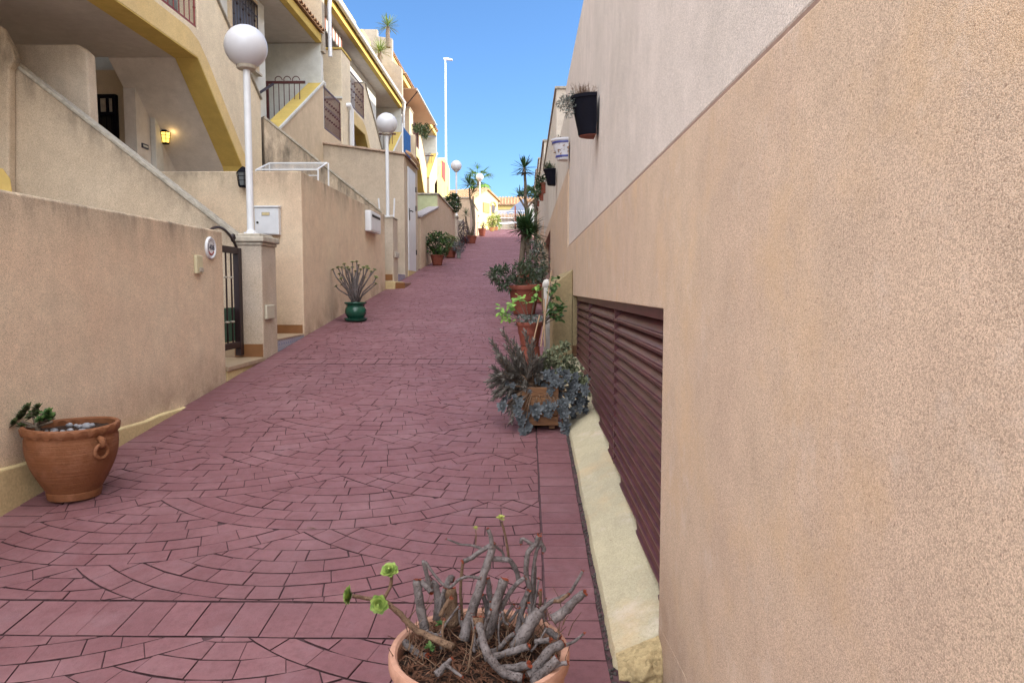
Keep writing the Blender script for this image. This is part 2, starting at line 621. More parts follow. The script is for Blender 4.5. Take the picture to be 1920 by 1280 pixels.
XL, XR = -2.46, 0.075
R, CX, CY = 1.3, 0.88, 0.74
RW = 0.105
sections = [(0.2, 2.52), (2.765, 7.16), (7.43, 10.9), (10.905, 18.7), (18.705, 30), (30.005, 42), (42.005, 54)]
phase = [(-1.07, 3.9), (-1.07, 3.97), (-.63, 8.0), (-.9, 11), (-1.2, 19), (-1.07, 30), (-1, 42)]
for (ya, yb), (ox, oy) in zip(sections, phase):
    cs = []
    for i in range(-4, 5):
        for j in range(-4, int((yb - ya) / CY) + 6):
            cs.append((ox + CX * i, oy + CY * (j + int((ya - oy) / CY)) + (CY / 2 if i % 2 else 0)))
    cs = [c for c in cs if XL - R < c[0] < XR + R and ya < c[1] < yb + R + .05]
    for c in cs:
        ups = [u for u in cs if (u[1] > c[1] + 1e-6) and (u[0] - c[0]) ** 2 + (u[1] - c[1]) ** 2 < 4 * R * R]
        k = 0
        r1 = R
        while r1 > 0.42:
            r0 = r1 - RW
            na = max(6, int(2 * math.pi * r1 / 0.155))
            off = rnd.random()
            a = -math.pi + off * 2 * math.pi / na
            while a < 0.2:
                st = 2 * math.pi / na * rnd.uniform(0.8, 1.25)
                a0, a1 = a, a + st
                a = a1
                am = (a0 + a1) / 2
                cen = (c[0] + (r0 + r1) / 2 * math.cos(am), c[1] + (r0 + r1) / 2 * math.sin(am))
                if not (XL - .12 < cen[0] < XR + .12 and ya - .12 < cen[1] < yb + .12):
                    continue
                q0, q1 = r0 + .0022, r1 - .0022
                poly = [(c[0] + q0 * math.cos(a0), c[1] + q0 * math.sin(a0)),
                        (c[0] + q1 * math.cos(a0), c[1] + q1 * math.sin(a0)),
                        (c[0] + (q1) * math.cos(am), c[1] + (q1) * math.sin(am)),
                        (c[0] + q1 * math.cos(a1), c[1] + q1 * math.sin(a1)),
                        (c[0] + q0 * math.cos(a1), c[1] + q0 * math.sin(a1))]
                for u in ups:
                    dx, dy = cen[0] - u[0], cen[1] - u[1]
                    d = math.hypot(dx, dy)
                    if d < R - 0.14:
                        poly = []
                        break
                    if d < R + 0.14:
                        n = (dx / d, dy / d)
                        poly = clip_half(poly, (u[0] + n[0] * R, u[1] + n[1] * R), n)
                        if len(poly) < 3:
                            break
                if len(poly) < 3:
                    continue
                for p, n in (((XL, 0), (1, 0)), ((XR, 0), (-1, 0)), ((0, ya), (0, 1)), ((0, yb), (0, -1))):
                    poly = clip_half(poly, p, n)
                    if len(poly) < 3:
                        break
                if len(poly) > 2:
                    tile(poly)
            r1 = r0
# soldier bands
for ya, yb in ((2.525, 2.755), (7.175, 7.42)):
    x = XL
    while x < XR - .02:
        w = 0.135
        x1 = min(x + w, XR)
        tile([(x, ya), (x1, ya), (x1, yb), (x, yb)])
        x = x1
# border strips
for xa, xb, wd in ((XR + .006, 0.283, .122), (-2.70, XL + .004, .13)):
    y = 0.2
    while y < 54:
        y1 = y + wd * rnd.uniform(.96, 1.04)
        tile([(xa, y), (xb, y), (xb, y1), (xa, y1)], 0.003)
        y = y1


def paving_mat():
    t = NT("stamped_concrete", 0.55, 0.5)
    c = t.mix(t.ramp(t.noise(1.1, 5), 0.35, 0.65), (0.36, 0.165, 0.182), (0.415, 0.200, 0.215))
    c = t.mix(t.math("MULTIPLY", t.island(), 0.5), c, (0.31, 0.125, 0.14))
    c = t.mix(t.ramp(t.noise(26, 7, 0.75), 0.46, 0.74, 0, 0.55), c, (0.18, 0.082, 0.09))
    c = t.mix(t.ramp(t.noise(1.7, 7, 0.7), 0.48, 0.70, 0, 0.55), c, (0.52, 0.30, 0.32))
    c = t.mix(t.ramp(t.noise(0.9, 7, 0.75), 0.52, 0.72, 0, 0.45), c, (0.22, 0.105, 0.115))
    c = t.mix(t.ramp(t.noise(4.5, 6, 0.72), 0.55, 0.78, 0, 0.5), c, (0.45, 0.29, 0.32))
    c = t.mix(t.ramp(t.noise(150, 3, 0.8), 0.56, 0.78, 0, 0.3), c, (0.30, 0.18, 0.19))
    v = t.n("ShaderNodeTexVoronoi", Vector=t.pos(), Scale=2.3)
    c = t.mix(t.ramp(v.outputs[0], 0.006, 0.012, 0.9, 0.0), c, (0.55, 0.5, 0.48))
    t.color(c)
    h = t.math("ADD", t.noise(38, 8, 0.72), t.math("MULTIPLY", t.noise(210, 3, 0.6), 0.35))
    t.bump(h, 0.55, 0.006)
    r = t.ramp(t.noise(12, 4), 0.3, 0.7, 0.42, 0.68)
    t.link(r, t.b.inputs["Roughness"])
    return t.m


M["paving"] = paving_mat()
M["joint"] = plain("joint_concrete", (0.085, 0.045, 0.05), 0.9, 0.2, 0.4, 30, 0.5)
kind(pv.build("paving", M["paving"]))
pvo = kind(pv.build("paving", M["paving"]))
pvo.data.materials.append(M["joint"])
for i in dark_faces:
    pvo.data.polygons[i].material_index = 1
g = MB()
g.add([(-2.78, -4, SL * -4), (0.35, -4, SL * -4), (0.35, 54, SL * 54), (-2.78, 54, SL * 54)], [(0, 1, 2, 3)])
o = g.build("alley_ground", M["joint"])
kind(o)
# terrain: follows the slope beside the alley, level beyond the crest
g = MB()
ys = [-40, -4, 54.0, 400]
zs = [SL * -4 - .06, SL * -4 - .06, SL * 54 - .006, SL * 54 - .006]
vs = []
for y, z in zip(ys, zs):
    vs += [(-400, y, z), (400, y, z)]
g.add(vs, [(0, 1, 3, 2), (2, 3, 5, 4), (4, 5, 7, 6)])
M["earth"] = plain("sandy_ground", (0.22, 0.13, 0.11), 0.95, 0.1, 0.3, 2, 0.3)
kind(g.build("ground", M["earth"]))
# debris in the gap beside the kerb
g = MB()
for i in range(900):
    y = rnd.uniform(1.3, 9)
    g.blob((rnd.uniform(.284, .305), y, SL * y + .004), rnd.uniform(.002, .006), 5, .3)
kind(g.build("gravel", plain("gap_grit", (0.08, .07, .065), .9, .2, .6, 50)), "stuff")

# ---------------------------------------------------------------- left front walls
ZT = atX(430, 430, -2.7).z
w1 = thing("garden_wall", (-2.8, 5, .5), "long low rough peach garden wall beside the big terracotta pot, left foreground", "wall")
g = MB()
XW = -2.7
g.px(XW, [(-3, -1), (6.42, -1), (6.42, 2.06), (4.5, 2.06), (-3, 2.06)], -.2)
M["w1"] = stucco("peach_render", (0.755, 0.61, 0.45), (0.73, 0.555, 0.40), top=2.12, span=.5, dirt=1.0, grain=250, gb=.9, speck=.40, low=.45)
g.build("wall_body", M["w1"], w1, bevel=.015)
g = MB()
n = 60
pts = []
for i in range(n + 1):
    y = -3 + 9.4 * i / n
    pts.append((y, .625 + .006 * math.sin(i * 1.7)))
g.px(XW + .035, [(-3, -1), (6.4, -1)] + [(y, z if z > SL * y - .1 else SL * y - .1) for y, z in reversed(pts)], -.05)
g.build("plinth", M["rough_y"], w1, bevel=.01)

# threshold, gate
th = thing("gate_step", (-2.8, 6.9, .8), "tan stone slab step under the iron gate beside the pillar", "step")
g = MB()
g.box((-3.7, 6.43, .3), (-2.70, 7.79, .80))
g.build("riser", M["rough_y"], th)
g = MB()
g.box((-3.7, 6.43, .802), (-2.685, 7.37, .845))
g.build("slab", M["slab"], th, bevel=.006)

gt = thing("iron_gate", (-2.95, 6.9, .87), "dark maroon iron garden gate with arched scroll top beside the lamp pillar", "gate")
g = MB()
GX = -2.93
g.box((GX - .03, 7.27, .87), (GX + .03, 7.35, 1.96))
g.box((GX - .03, 6.46, .87), (GX + .03, 6.53, 1.96))
g.box((GX - .025, 6.53, 1.90), (GX + .025, 7.27, 1.965))
g.box((GX - .025, 6.53, .95), (GX + .025, 7.27, 1.01))
g.build("frame", M["iron"], gt, bevel=.004)
for i in range(5):
    y = 6.65 + .125 * i
    g = MB()
    g.tube([(GX, y, 1.0), (GX, y, 1.91)], .009, 6)
    b = g.build("bar", M["iron"], gt)
    for z in (1.22, 1.66):
        g = MB()
        g.lathe((GX, y, z), [(.0, -.012), (.02, -.008), (.024, 0), (.02, .008), (0, .012)], 10)
        g.build("collar", M["stone"], b, smooth=True)
g = MB()
arc = []
for i in range(13):
    a = i / 12
    y = 6.5 + .8 * a
    arc.append((GX, y, 1.965 + .17 * math.sin(math.pi * min(1, a * 1.0)) ** .8))
g.tube(arc, .014, 6)
sc = [(GX, 7.22 + .045 * math.cos(t) * (1 - t / 12), 2.05 + .045 * math.sin(t) * (1 - t / 12)) for t in [x * .5 for x in range(18)]]
g.tube(sc, .012, 6)
g.tube([(GX, 6.75, 1.965), (GX, 6.8, 2.03), (GX, 6.87, 2.06), (GX, 6.93, 2.02), (GX, 6.9, 1.99)], .01, 6)
g.build("scroll_top", M["iron"], gt, smooth=True)
g = MB()
g.box((GX - .034, 6.53, 1.02), (GX - .028, 7.27, 1.36))
t = NT("green_mesh_screen", .5, .3)
t.color((.02, .10, .065))
t.b.inputs["Alpha"].default_value = .8
g.build("green_screen", t.m, gt)


def pillar(x0, x1, y0, y1, z0, z1, label, cap=True, mat=None):
    p = thing("gate_pillar", ((x0 + x1) / 2, (y0 + y1) / 2, z0), label, "pillar")
    g = MB()
    g.box((x0, y0, z0 - .5), (x1, y1, z1))
    mt = mat or stucco("pillar_render", (0.56, .48, .40), (.53, .43, .33), top=z1 + .05, span=.35, dirt=.4, grain=200, gb=.8, speck=.35)
    g.build("shaft", mt, p, bevel=.012)
    if cap:
        g = MB()
        e = .035
        g.box((x0 - .012, y0 - .012, z1 + .001), (x1 + .012, y1 + .012, z1 + .035))
        g.box((x0 - e, y0 - e, z1 + .036), (x1 + e, y1 + e, z1 + .095))
        g.box((x0 + .02, y0 + .02, z1 + .0955), (x1 - .02, y1 - .02, z1 + .125))
        g.build("cap", M["stone"], p, bevel=.012)
    return p


p1 = pillar(-2.97, -2.70, 7.36, 7.79, .8, 1.99, "square rough pillar with stone cap carrying the nearest globe lamp")
g = MB()
g.box((-3.0, 7.353, .847), (-2.705, 7.3595, .98))
g.build("tile_skirting", M["skirt"], p1)


def lampost(x, y, z0, zg, label, rg=.215):
    """globe lamp: base flange, pole, globe"""
    L = thing("street_lamp", (x, y, z0), label, "street lamp", "white globe lamps along the alley")
    g = MB()
    g.lathe((x, y, z0), [(.085, 0), (.085, .008), (.055, .018), (.036, .05), (.034, .06)], 24)
    for k in range(4):
        a = k * math.pi / 2 + .8
        g.tube([(x + .068 * math.cos(a), y + .068 * math.sin(a), z0 + .008), (x + .068 * math.cos(a), y + .068 * math.sin(a), z0 + .025)], .008, 6)
    g.build("base_flange", M["metalw"], L, smooth=True)
    g = MB()
    g.tube([(x, y, z0 + .05), (x, y, zg - rg + .01)], .036, 20)
    g.build("pole", M["metalw"], L, smooth=True)
    g = MB()
    g.lathe((x, y, zg - rg - .012), [(.036, -.01), (.09, 0), (.098, .01), (.098, .045), (.085, .05)], 32)
    g.build("collar", M["stone"], L, smooth=True)
    g = MB()
    pr = []
    for i in range(25):
        a = -math.pi / 2 + math.pi * i / 24
        pr.append((max(rg * math.cos(a), 1e-5), rg * math.sin(a)))
    g.lathe((x, y, zg), pr, 48)
    g.build("globe", M["globe"], L, smooth="all")
    return L


yl = 7.58
c = atY(461, 88, yl)
lampost(c.x, yl, 2.115, c.z, "nearest and tallest-looking white globe lamp on the capped gate pillar")

# number plaque
pl = atX(393, 465, -2.7)
pq = thing("number_plaque", (-2.69, pl.y, pl.z), "round white ceramic house number plaque painted 1406 on the peach wall", "plaque")
g = MB()


def disc_x(g, x, y, z, prof, n=36):
    """lathe about the x axis"""
    vs, fs = [], []
    m = len(prof)
    for i, (r, d) in enumerate(prof):
        for k in range(n):
            a = 2 * math.pi * k / n
            vs.append((x + d, y + r * math.cos(a), z + r * math.sin(a)))
    for i in range(m - 1):
        for k in range(n):
            fs.append((i * n + k, i * n + (k + 1) % n, (i + 1) * n + (k + 1) % n, (i + 1) * n + k))
    fs.append(tuple((m - 1) * n + k for k in range(n)))
    g.add(vs, fs)


rp = .095
disc_x(g, -2.70, pl.y, pl.z, [(rp, 0), (rp, .012), (rp - .006, .02), (rp - .016, .02), (rp - .024, .012), (.001, .012)])
g.build("plate", M["metalw"], pq, smooth=True)


def text_obj(name, s, size, loc, rot, mat, parent, ext=.001, bold=0.0):
    cu = bpy.data.curves.new(name, "FONT")
    cu.body = s
    cu.size = size
    cu.extrude = ext
    cu.offset = bold
    cu.align_x = "CENTER"
    cu.align_y = "CENTER"
    o = bpy.data.objects.new(name, cu)
    cu.materials.append(mat)
    COL.objects.link(o)
    # bake to mesh
    dg = bpy.context.evaluated_depsgraph_get()
    me = bpy.data.meshes.new_from_object(o.evaluated_get(dg))
    bpy.data.objects.remove(o)
    o = bpy.data.objects.new(name, me)
    COL.objects.link(o)
    o.matrix_world = Matrix.Translation(loc) @ rot.to_4x4()
    if parent is not None:
        mw = o.matrix_world.copy()
        o.parent = parent
        o.matrix_parent_inverse = Matrix.Translation(-Vector(parent.location))
        o.matrix_basis = mw
    return o


from mathutils import Euler
ROTX = Euler((math.pi / 2, 0, math.pi / 2)).to_matrix()   # faces +X, reads toward +Y
ROTY = Euler((math.pi / 2, 0, 0)).to_matrix()             # faces -Y
M["inkblue"] = plain("dark_blue_glaze", (.02, .03, .07), .3, .5, .1)
text_obj("lettering", "1406", .068, (-2.687, pl.y, pl.z + .003), ROTX, M["inkblue"], pq, bold=.0004)
M["orn"] = plain("plaque_flower_glaze", (.33, .06, .05), .4, .5, .3, 90)
g = MB()
for k in range(9):
    a = math.pi * (1.2 + .075 * k)
    g.blob((-2.686, pl.y + .056 * math.cos(a), pl.z + .056 * math.sin(a)), (.002, .010, .009), 8)
g.build("painted_garland", M["orn"], pq)
g = MB()
for k in range(14):
    a = 2 * math.pi * k / 14 + .2
    if 1.15 * math.pi < a < 1.85 * math.pi:
        continue
    g.leaf((-2.686, pl.y + .058 * math.cos(a), pl.z + .058 * math.sin(a)), (0, -math.sin(a), math.cos(a)), (1, 0, 0), .018, .007, 0)
g.build("painted_leaves", M["inkblue"], pq)
# bell push
b = atX(369, 496, -2.7)
bp = thing("intercom", (-2.69, b.y, b.z), "small cream intercom button below the round plaque on the peach wall", "intercom")
g = MB()
g.box((-2.70, b.y - .055, b.z - .075), (-2.672, b.y + .055, b.z + .075))
g.build("housing", plain("cream_plastic", (.55, .50, .33), .5, .4, .05), bp, bevel=.006)
g = MB()
g.box((-2.671, b.y - .02, b.z - .06), (-2.662, b.y + .045, b.z - .025))
g.build("button", M["stone"], bp, bevel=.003)

# stair wall behind the gate (faces the camera)
st = thing("stair_wall", (-4.2, 7.9, 2), "beige wall with sloping pale coping descending behind the iron gate", "wall")
Y = 7.82
P = xz(Y, (15, 115), (442, 446))
g = MB()
g.py(Y, [P[0], P[1], (-2.98, P[1][1] - .1), (-2.98, 0), (P[0][0], 0)], .18)
_k = (P[1][1] - P[0][1]) / (P[1][0] - P[0][0])
M["stw"] = stucco("stair_wall_render", (.62, .51, .39), (.57, .46, .345), top=(P[0][1] - _k * P[0][0] + .05, _k, 0.0), span=.65, dirt=.95, grain=200, speck=.38, gb=.8)
# dirt under the sloping edge
g.build("wall_body", M["stw"], st, bevel=.01)
g = MB()
d = Vector((P[1][0] - P[0][0], 0, P[1][1] - P[0][1])).normalized()
nrm = Vector((-d.z, 0, d.x))
if nrm.z < 0:
    nrm = -nrm
a, b2 = Vector((P[0][0], Y - .012, P[0][1])), Vector((P[1][0], Y - .012, P[1][1]))
g.prism([a, b2, b2 + nrm * .035, a + nrm * .035], (0, .20, 0))
g.build("coping", M["coping"], st, bevel=.006)
q = thing("stair_head_wall", (-6, 7.7, 2), "beige upright wall end at the top of the first stair, far left edge", "wall")
g = MB()
e = xz(7.7, (-60, 10), (0, 50), (20, 88), (27, 112), (16, 128), (16, 420))
g.py(7.7, e + [(e[0][0] - 1.0, 1.5), (e[0][0] - 1.0, e[0][1] + .3)], .115)
g.build("wall_body", M["stw"], q, bevel=.02)
g = MB()
e = xz(7.69, (-40, 312), (4, 316), (18, 335), (22, 362), (-40, 380))
g.py(7.688, e, .011)
g.build("yellow_patch", M["yellow_l"], q)
q = thing("porch_parapet", (-5.2, 8.3, 3), "short beige parapet with chamfered corner in front of the dark porch door", "wall")
g = MB()
e = xz(8.25, (22, 83), (146, 83), (163, 98), (170, 235), (22, 235))
g.prism([(x, 8.25, z) for x, z in e], (0, .17, 0))
g.build("wall_body", stucco("parapet_render", (.60, .51, .41), (.55, .46, .37), top=4.2, span=.8, dirt=.35, grain=200, speck=.3), q, bevel=.02)

# ---- second garden wall (W2) with meter-box face
w2 = thing("garden_wall", (-3, 11, 1), "tall beige corner wall with mailbox, behind the green glazed pot", "wall")
g = MB()
W2M = stucco("beige_wall_render", (.74, .60, .44), (.70, .54, .395), top=3.02, span=.6, dirt=.95, grain=210, speck=.3, gb=.8, low=.5)
g.prism([(-2.7, 8.74, .2), (-2.7, 13.9, .2), (-2.9, 13.9, .2), (-2.9, 8.94, .2), (-5.6, 8.94, .2), (-5.6, 8.74, .2)], (0, 0, 2.96 - .2))
g.build("wall_body", W2M, w2, bevel=.012)
g = MB()
g.box((-3.6, 8.731, 1.005), (-2.72, 8.7395, 1.11))
g.build("tile_skirting", M["skirt"], w2)
# tile step
ts = thing("tiled_step", (-2.9, 8.3, .9), "entrance step with blue and white patterned tile riser between pillar and corner wall", "step")
g = MB()
g.box((-4.5, 7.80, .5), (-2.715, 8.735, .985))
g.build("body", M["slab"], ts)


def azulejo():
    t = NT("patterned_tiles", .25, .5)
    v = t.n("ShaderNodeMapping", Vector=t.pos(), Scale=(13.3, 13.3, 13.3))
    fx = t.n("ShaderNodeSeparateXYZ", Vector=v.outputs[0])
    fr = t.math("PINGPONG", fx.outputs[1], .5)
    fz = t.math("PINGPONG", fx.outputs[2], .5)
    s = t.math("ADD", fr, fz)
    ring = t.math("PINGPONG", t.math("MULTIPLY", s, 4.0), .5)
    c = t.mix(t.ramp(ring, .22, .28), (.13, .16, .28), (.50, .52, .54))
    pr = t.math("MULTIPLY", fr, fz)
    c = t.mix(t.ramp(pr, .1, .13), c, (.19, .23, .34))
    edge = t.math("MINIMUM", fr, fz)
    c = t.mix(t.ramp(edge, .015, .03, 1, 0), c, (.35, .33, .3))
    t.color(c)
    return t.m


M["azu"] = azulejo()
g = MB()
g.box((-2.714, 7.80, .6), (-2.705, 8.85, .984))
g.build("tile_riser", M["azu"], ts)
g = MB()
g.box((-4.5, 7.80, .986), (-2.70, 8.73, 1.004))
g.build("slab", M["slab"], ts, bevel=.005)
# mailbox 1
def mailbox_y(px0, py0, px1, py1, Y, label):
    (x0, z1), (x1, z0) = xz(Y - .09, (px0, py0), (px1, py1))
    m = thing("mailbox", ((x0 + x1) / 2, Y, z0), label, "mailbox")
    g = MB()
    g.box((x0, Y - .088, z0), (x1, Y - .001, z1 - .02))
    g.build("housing", M["metalw"], m, bevel=.008)
    g = MB()
    g.prism([(x0 - .008, Y - .105, z1 - .019), (x0 - .008, Y - .001, z1 - .019), (x0 - .008, Y - .001, z1 + .012), (x0 - .008, Y - .105, z1)], (x1 - x0 + .016, 0, 0))
    g.build("lid", M["metalw"], m, bevel=.004)
    g = MB()
    g.box((x0 + .012, Y - .094, z0 + .012), (x1 - .03, Y - .0885, z1 - .03))
    d = g.build("door", M["metalw"], m, bevel=.003)
    g = MB()
    w = x1 - x0
    cx = (x0 + x1) / 2
    h = z1 - z0
    g.box((cx - .055, Y - .099, z1 - h * .34), (cx + .045, Y - .0945, z1 - h * .22))
    g.build("name_plate", M["stone"], d, bevel=.004)
    g = MB()
    g.box((cx - .045, Y - .101, z1 - h * .32), (cx + .035, Y - .0995, z1 - h * .24))
    g.build("name_card", plain("yellowed_card", (.6, .5, .28), .8, .2, .1), d)
    g = MB()
    g.lathe((0, 0, 0), [(.014, 0), (.014, .006), (0.001, .007)], 16)
    g.v = [(x0 + .04 + a, Y - .0945 - c, z0 + h * .42 + b) for a, b, c in g.v]
    g.build("lock", M["dark"], d)
    return m


mailbox_y(476, 386, 523, 440, 8.74, "white steel mailbox with name card on the wall behind the first lamp pole")


def wall_box_x(X, y0, y1, z0, z1, t, name, label, cat, mat, detail=True):
    m = thing(name, (X, (y0 + y1) / 2, z0), label, cat)
    g = MB()
    g.box((X + .001, y0, z0), (X + t, y1, z1))
    g.build("housing", mat, m, bevel=.008)
    if detail:
        g = MB()
        g.box((X + t + .0005, y0 + .02, z0 + .03), (X + t + .007, y1 - .02, z1 - .02))
        g.build("door", mat, m, bevel=.003)
    return m


y0, z1 = yz(-2.60, (695, 394))[0]
y1, z0 = yz(-2.60, (715, 440))[0]
m = wall_box_x(-2.7, y0, y1 - .05, z0, z1, .10, "mailbox", "white mailbox seen edge-on near the far end of the tall beige wall", "mailbox", M["metalw"])
g = MB()
g.box((-2.592, y0 + .08, z1 - .10), (-2.588, y1 - .13, z1 - .06))
g.build("slot", M["dark"], m)
y0, z1 = yz(-2.68, (499, 572))[0]
y1, z0 = yz(-2.68, (514, 597))[0]
wall_box_x(-2.7, y0, y1, z0, z1, .03, "junction_box", "small cream electrical box low on the nearest lamp pillar", "electrical box", plain("cream_plastic_box", (.50, .46, .36), .5, .4, .05), False)


def wall_lantern(x, y, z, face, label, lit=False):
    """small six sided lantern; face = direction off the wall"""
    f = Vector(face)
    L = thing("wall_lantern", (x, y, z), label, "wall lamp")
    c = Vector((x, y, z)) + f * .12
    g = MB()
    g.box((x - .04, y - .02, z - .02) if face[1] else (x - .0, y - .03, z - .05), (x + .04, y, z + .09) if face[1] else (x + .02, y + .03, z + .07))
    g.tube([Vector((x, y, z + .05)), Vector((x, y, z + .10)) + f * .06, c + Vector((0, 0, .10))], .009, 6)
    g.build("bracket", M["black"], L)
    g = MB()
    g.lathe(c, [(.085, .055), (.075, .07), (.03, .115), (.008, .13)], 6)
    g.lathe(c, [(.05, -.115), (.055, -.10), (.055, -.095)], 6)
    for k in range(6):
        a = 2 * math.pi * k / 6
        g.tube([c + Vector((.055 * math.cos(a), .055 * math.sin(a), -.10)), c + Vector((.078 * math.cos(a), .078 * math.sin(a), .06))], .005, 5)
    for zz, r in ((-.04, .062), (.01, .07)):
        g.lathe(c, [(r, zz), (r, zz + .006)], 6)
    g.build("cage", M["black"], L)
    g = MB()
    g.lathe(c, [(.05, -.095), (.07, .055), (.001, .056)], 6)
    t = NT("lantern_glass", .3, .5)
    if lit:
        t.color((.8, .5, .1))
        t.b.inputs["Emission Color"].default_value = (1, .62, .12, 1)
        t.b.inputs["Emission Strength"].default_value = 0.9
    else:
        t.color((.10, .11, .12))
    g.build("glass", t.m, L)
    if lit:
        ld = bpy.data.lights.new("lantern_bulb", "POINT")
        ld.energy = 0.22
        ld.color = (1, .65, .25)
        ld.shadow_soft_size = .05
        lo = bpy.data.objects.new("lantern_bulb", ld)
        COL.objects.link(lo)
        lo.location = c + Vector((0.13, -.05, .03))
        lo.parent = L
        lo.matrix_parent_inverse = Matrix.Translation(-Vector(L.location))
    return L


c = atY(456, 333, 8.62)
wall_lantern(c.x, 8.74, c.z, (0, -1, 0), "black lantern on the beige wall, half hidden by the first lamp pole")

# drying rack behind W2
dr = thing("drying_rack", (-3.4, 10.5, 2.2), "white folding clothes drying rack poking above the tall beige wall", "drying rack")
A = atY(505, 306, 10.9)
zr = A.z
x0, x1 = A.x, atY(613, 306, 10.9).x
y0, y1 = 10.35, 10.9
g = MB()
zf = zr - .19
for (a, b3) in (((x0, y0, zf), (x1, y0, zf)), ((x0, y1, zr), (x1, y1, zr)), ((x0, y0, zf), (x0, y1, zr)), ((x1, y0, zf), (x1, y1, zr))):
    g.tube([a, b3], .011, 8)
g.build("frame", M["metalw"], dr, smooth=True)
g = MB()
for i in range(1, 6):
    yy = y0 + (y1 - y0) * i / 6
    zz_ = zf + (zr - zf) * i / 6
    g.tube([(x0, yy, zz_), (x1, yy, zz_)], .0035, 5)
g.build("line", M["metalw"], dr)
g = MB()
xx = x1 + .02
for yy in (y0, ):
    for z in (zf - .08, zf - .18, zf - .28):
        g.tube([(x0 + .35, yy, z), (xx, yy, z)], .006, 6)
g.build("side_rail", M["metalw"], dr)
for (xa, ya, xb, yb) in ((x0, y0, x0 + .0, y0), (x1 + .02, y0, x1 + .02, y0), (x0, y1, x0, y1), (x1 + .02, y1, x1 + .02, y1)):
    g = MB()
    g.tube([(xa, ya, zf if ya == y0 else zr), (xb, yb, 2.0)], .012, 8)
    g.build("leg", M["metalw"], dr, smooth=True)
yard = MB()
yard.box((-8, 8.95, 1.2), (-2.91, 16.1, 2.0))
kind(yard.build("yard_floor", M["slab"]))
yard = MB()
yard.box((-9, -3, .4), (-3.75, 8.7, 1.6))
kind(yard.build("yard_floor", M["slab"]))

# stair wall 2 (y=14)
st = thing("stair_wall", (-4, 14, 2), "sloping beige stair wall with thin coping beyond the drying rack", "wall")
A_, B_ = atY(495, 222, 12.46), atY(716, 400, 13.87)
g = MB()
hn = Vector((-(B_ - A_).y, (B_ - A_).x, 0)).normalized()
g.prism([A_, B_, Vector((B_.x, B_.y, .5)), Vector((A_.x, A_.y, .5))], hn * .15)
g.build("wall_body", M["stw"], st, bevel=.01)
g = MB()
up_ = Vector((0, 0, .045))
g.prism([A_ - hn * .015, B_ - hn * .015, B_ - hn * .015 + up_, A_ - hn * .015 + up_], hn * .18)
g.build("coping", M["coping"], st, bevel=.006)
# pillar 2
p2 = pillar(-3.05, -2.70, 14.76, 15.3, 1.75, 2.98, "square pillar with the second globe lamp beside the white door", cap=False)
g = MB()
g.box((-3.0, 14.752, 1.72), (-2.72, 14.759, 1.84))
g.build("tile_skirting", M["skirt"], p2)
g = MB()
g.box((-3.06, 14.75, 2.981), (-2.69, 15.31, 3.01))
g.build("cap", M["coping"], p2, bevel=.006)
yl = 15.03
c = atY(725, 232, yl)
lampost(c.x, yl, 3.01, c.z, "second white globe lamp, on the pillar before the white door")
tr = thing("wire_trellis", (c.x, yl, 3.01), "two pale thin plant trellis rods at the foot of the second lamp", "trellis")
for dx, lean in ((-.14, -.03), (.14, .02)):
    g = MB()
    g.tube([(c.x + dx, yl - .1, 3.01), (c.x + dx + lean, yl - .1, 3.40)], .018, 6)
    g.build("rod", M["metalw"], tr)
g = MB()
g.tube([(c.x - .14, yl - .1, 3.05), (c.x + .14, yl - .1, 3.05)], .008, 6)
g.build("crossbar", M["metalw"], tr)
y0, z1 = yz(-2.68, (741, 472))[0]
y1, z0 = yz(-2.68, (748, 484))[0]
wall_box_x(-2.7, y0, y1, z0, z1, .03, "junction_box", "small pale electrical box low on the second lamp pillar", "electrical box", plain("cream_plastic_box2", (.50, .46, .40), .5, .4, .05), False)
ks = thing("entrance_step", (-2.6, 14.4, 1.5), "low brown brick entrance step jutting out at the second pillar's foot", "step")
g = MB()
g.prism([(-2.9, 13.93, 1.2), (-2.9, 14.9, 1.2), (-2.52, 14.9, 1.2), (-2.52, 13.93, 1.2)], (0, 0, .49))
g.build("body", M["rough_y"], ks, bevel=.01)
g = MB()
g.prism([(-2.517, 13.95, 1.2), (-2.517, 14.9, 1.2), (-2.36, 14.9, 1.2), (-2.36, 14.1, 1.2)], (0, 0, .47))
g.build("brick_edge", M["skirt"], ks, bevel=.01)
ks = thing("gate_landing", (-3, 15.8, 1.7), "grey tiled landing between the second pillar and white door wall", "step")
g = MB()
g.box((-4.5, 15.31, 1.2), (-2.7, 16.19, 1.86))
g.build("slab", M["azu"], ks)
# ---- W3 utility room
w3 = thing("utility_room", (-3.5, 17, 2), "tall weathered beige utility room wall with white door beside second lamp", "building")
Y = 16.2
zc = atY(762, 291, Y).z
zl = atY(545, 262, Y).z
W3M = stucco("w3_render", (.56, .47, .37), (.52, .43, .34), top=4.85, span=.9, dirt=.75, grain=180, speck=.3)
g = MB()
g.prism([(-6.5, Y, .5), (-2.70, Y, .5), (-2.70, Y, zc), (atY(545, 262, Y).x, Y, zl), (-6.5, Y, zl + .12)], (0, 2.0, 0))
g.build("wall_body", W3M, w3, bevel=.01)
g = MB()
xa = atY(545, 262, Y).x
nseg = 9
for i in range(nseg):
    f0, f1 = i / nseg, (i + 1) / nseg - .004
    xA, xB = xa + (-2.66 - xa) * f0, xa + (-2.66 - xa) * f1
    zA, zB = zl + (zc - zl) * f0 + .002, zl + (zc - zl) * f1 + .002
    g.prism([(xA, Y - .05, zA), (xB, Y - .05, zB), (xB, Y - .05, zB + .04 + .008 * (i % 2)), (xA, Y - .05, zA + .04)], (0, 2.1, 0))
g.build("coping", plain("pink_coping_tiles", (.42, .31, .24), .85, .2, .25, 10, .3), w3, bevel=.006)
dy0, dy1 = 16.62, 17.68
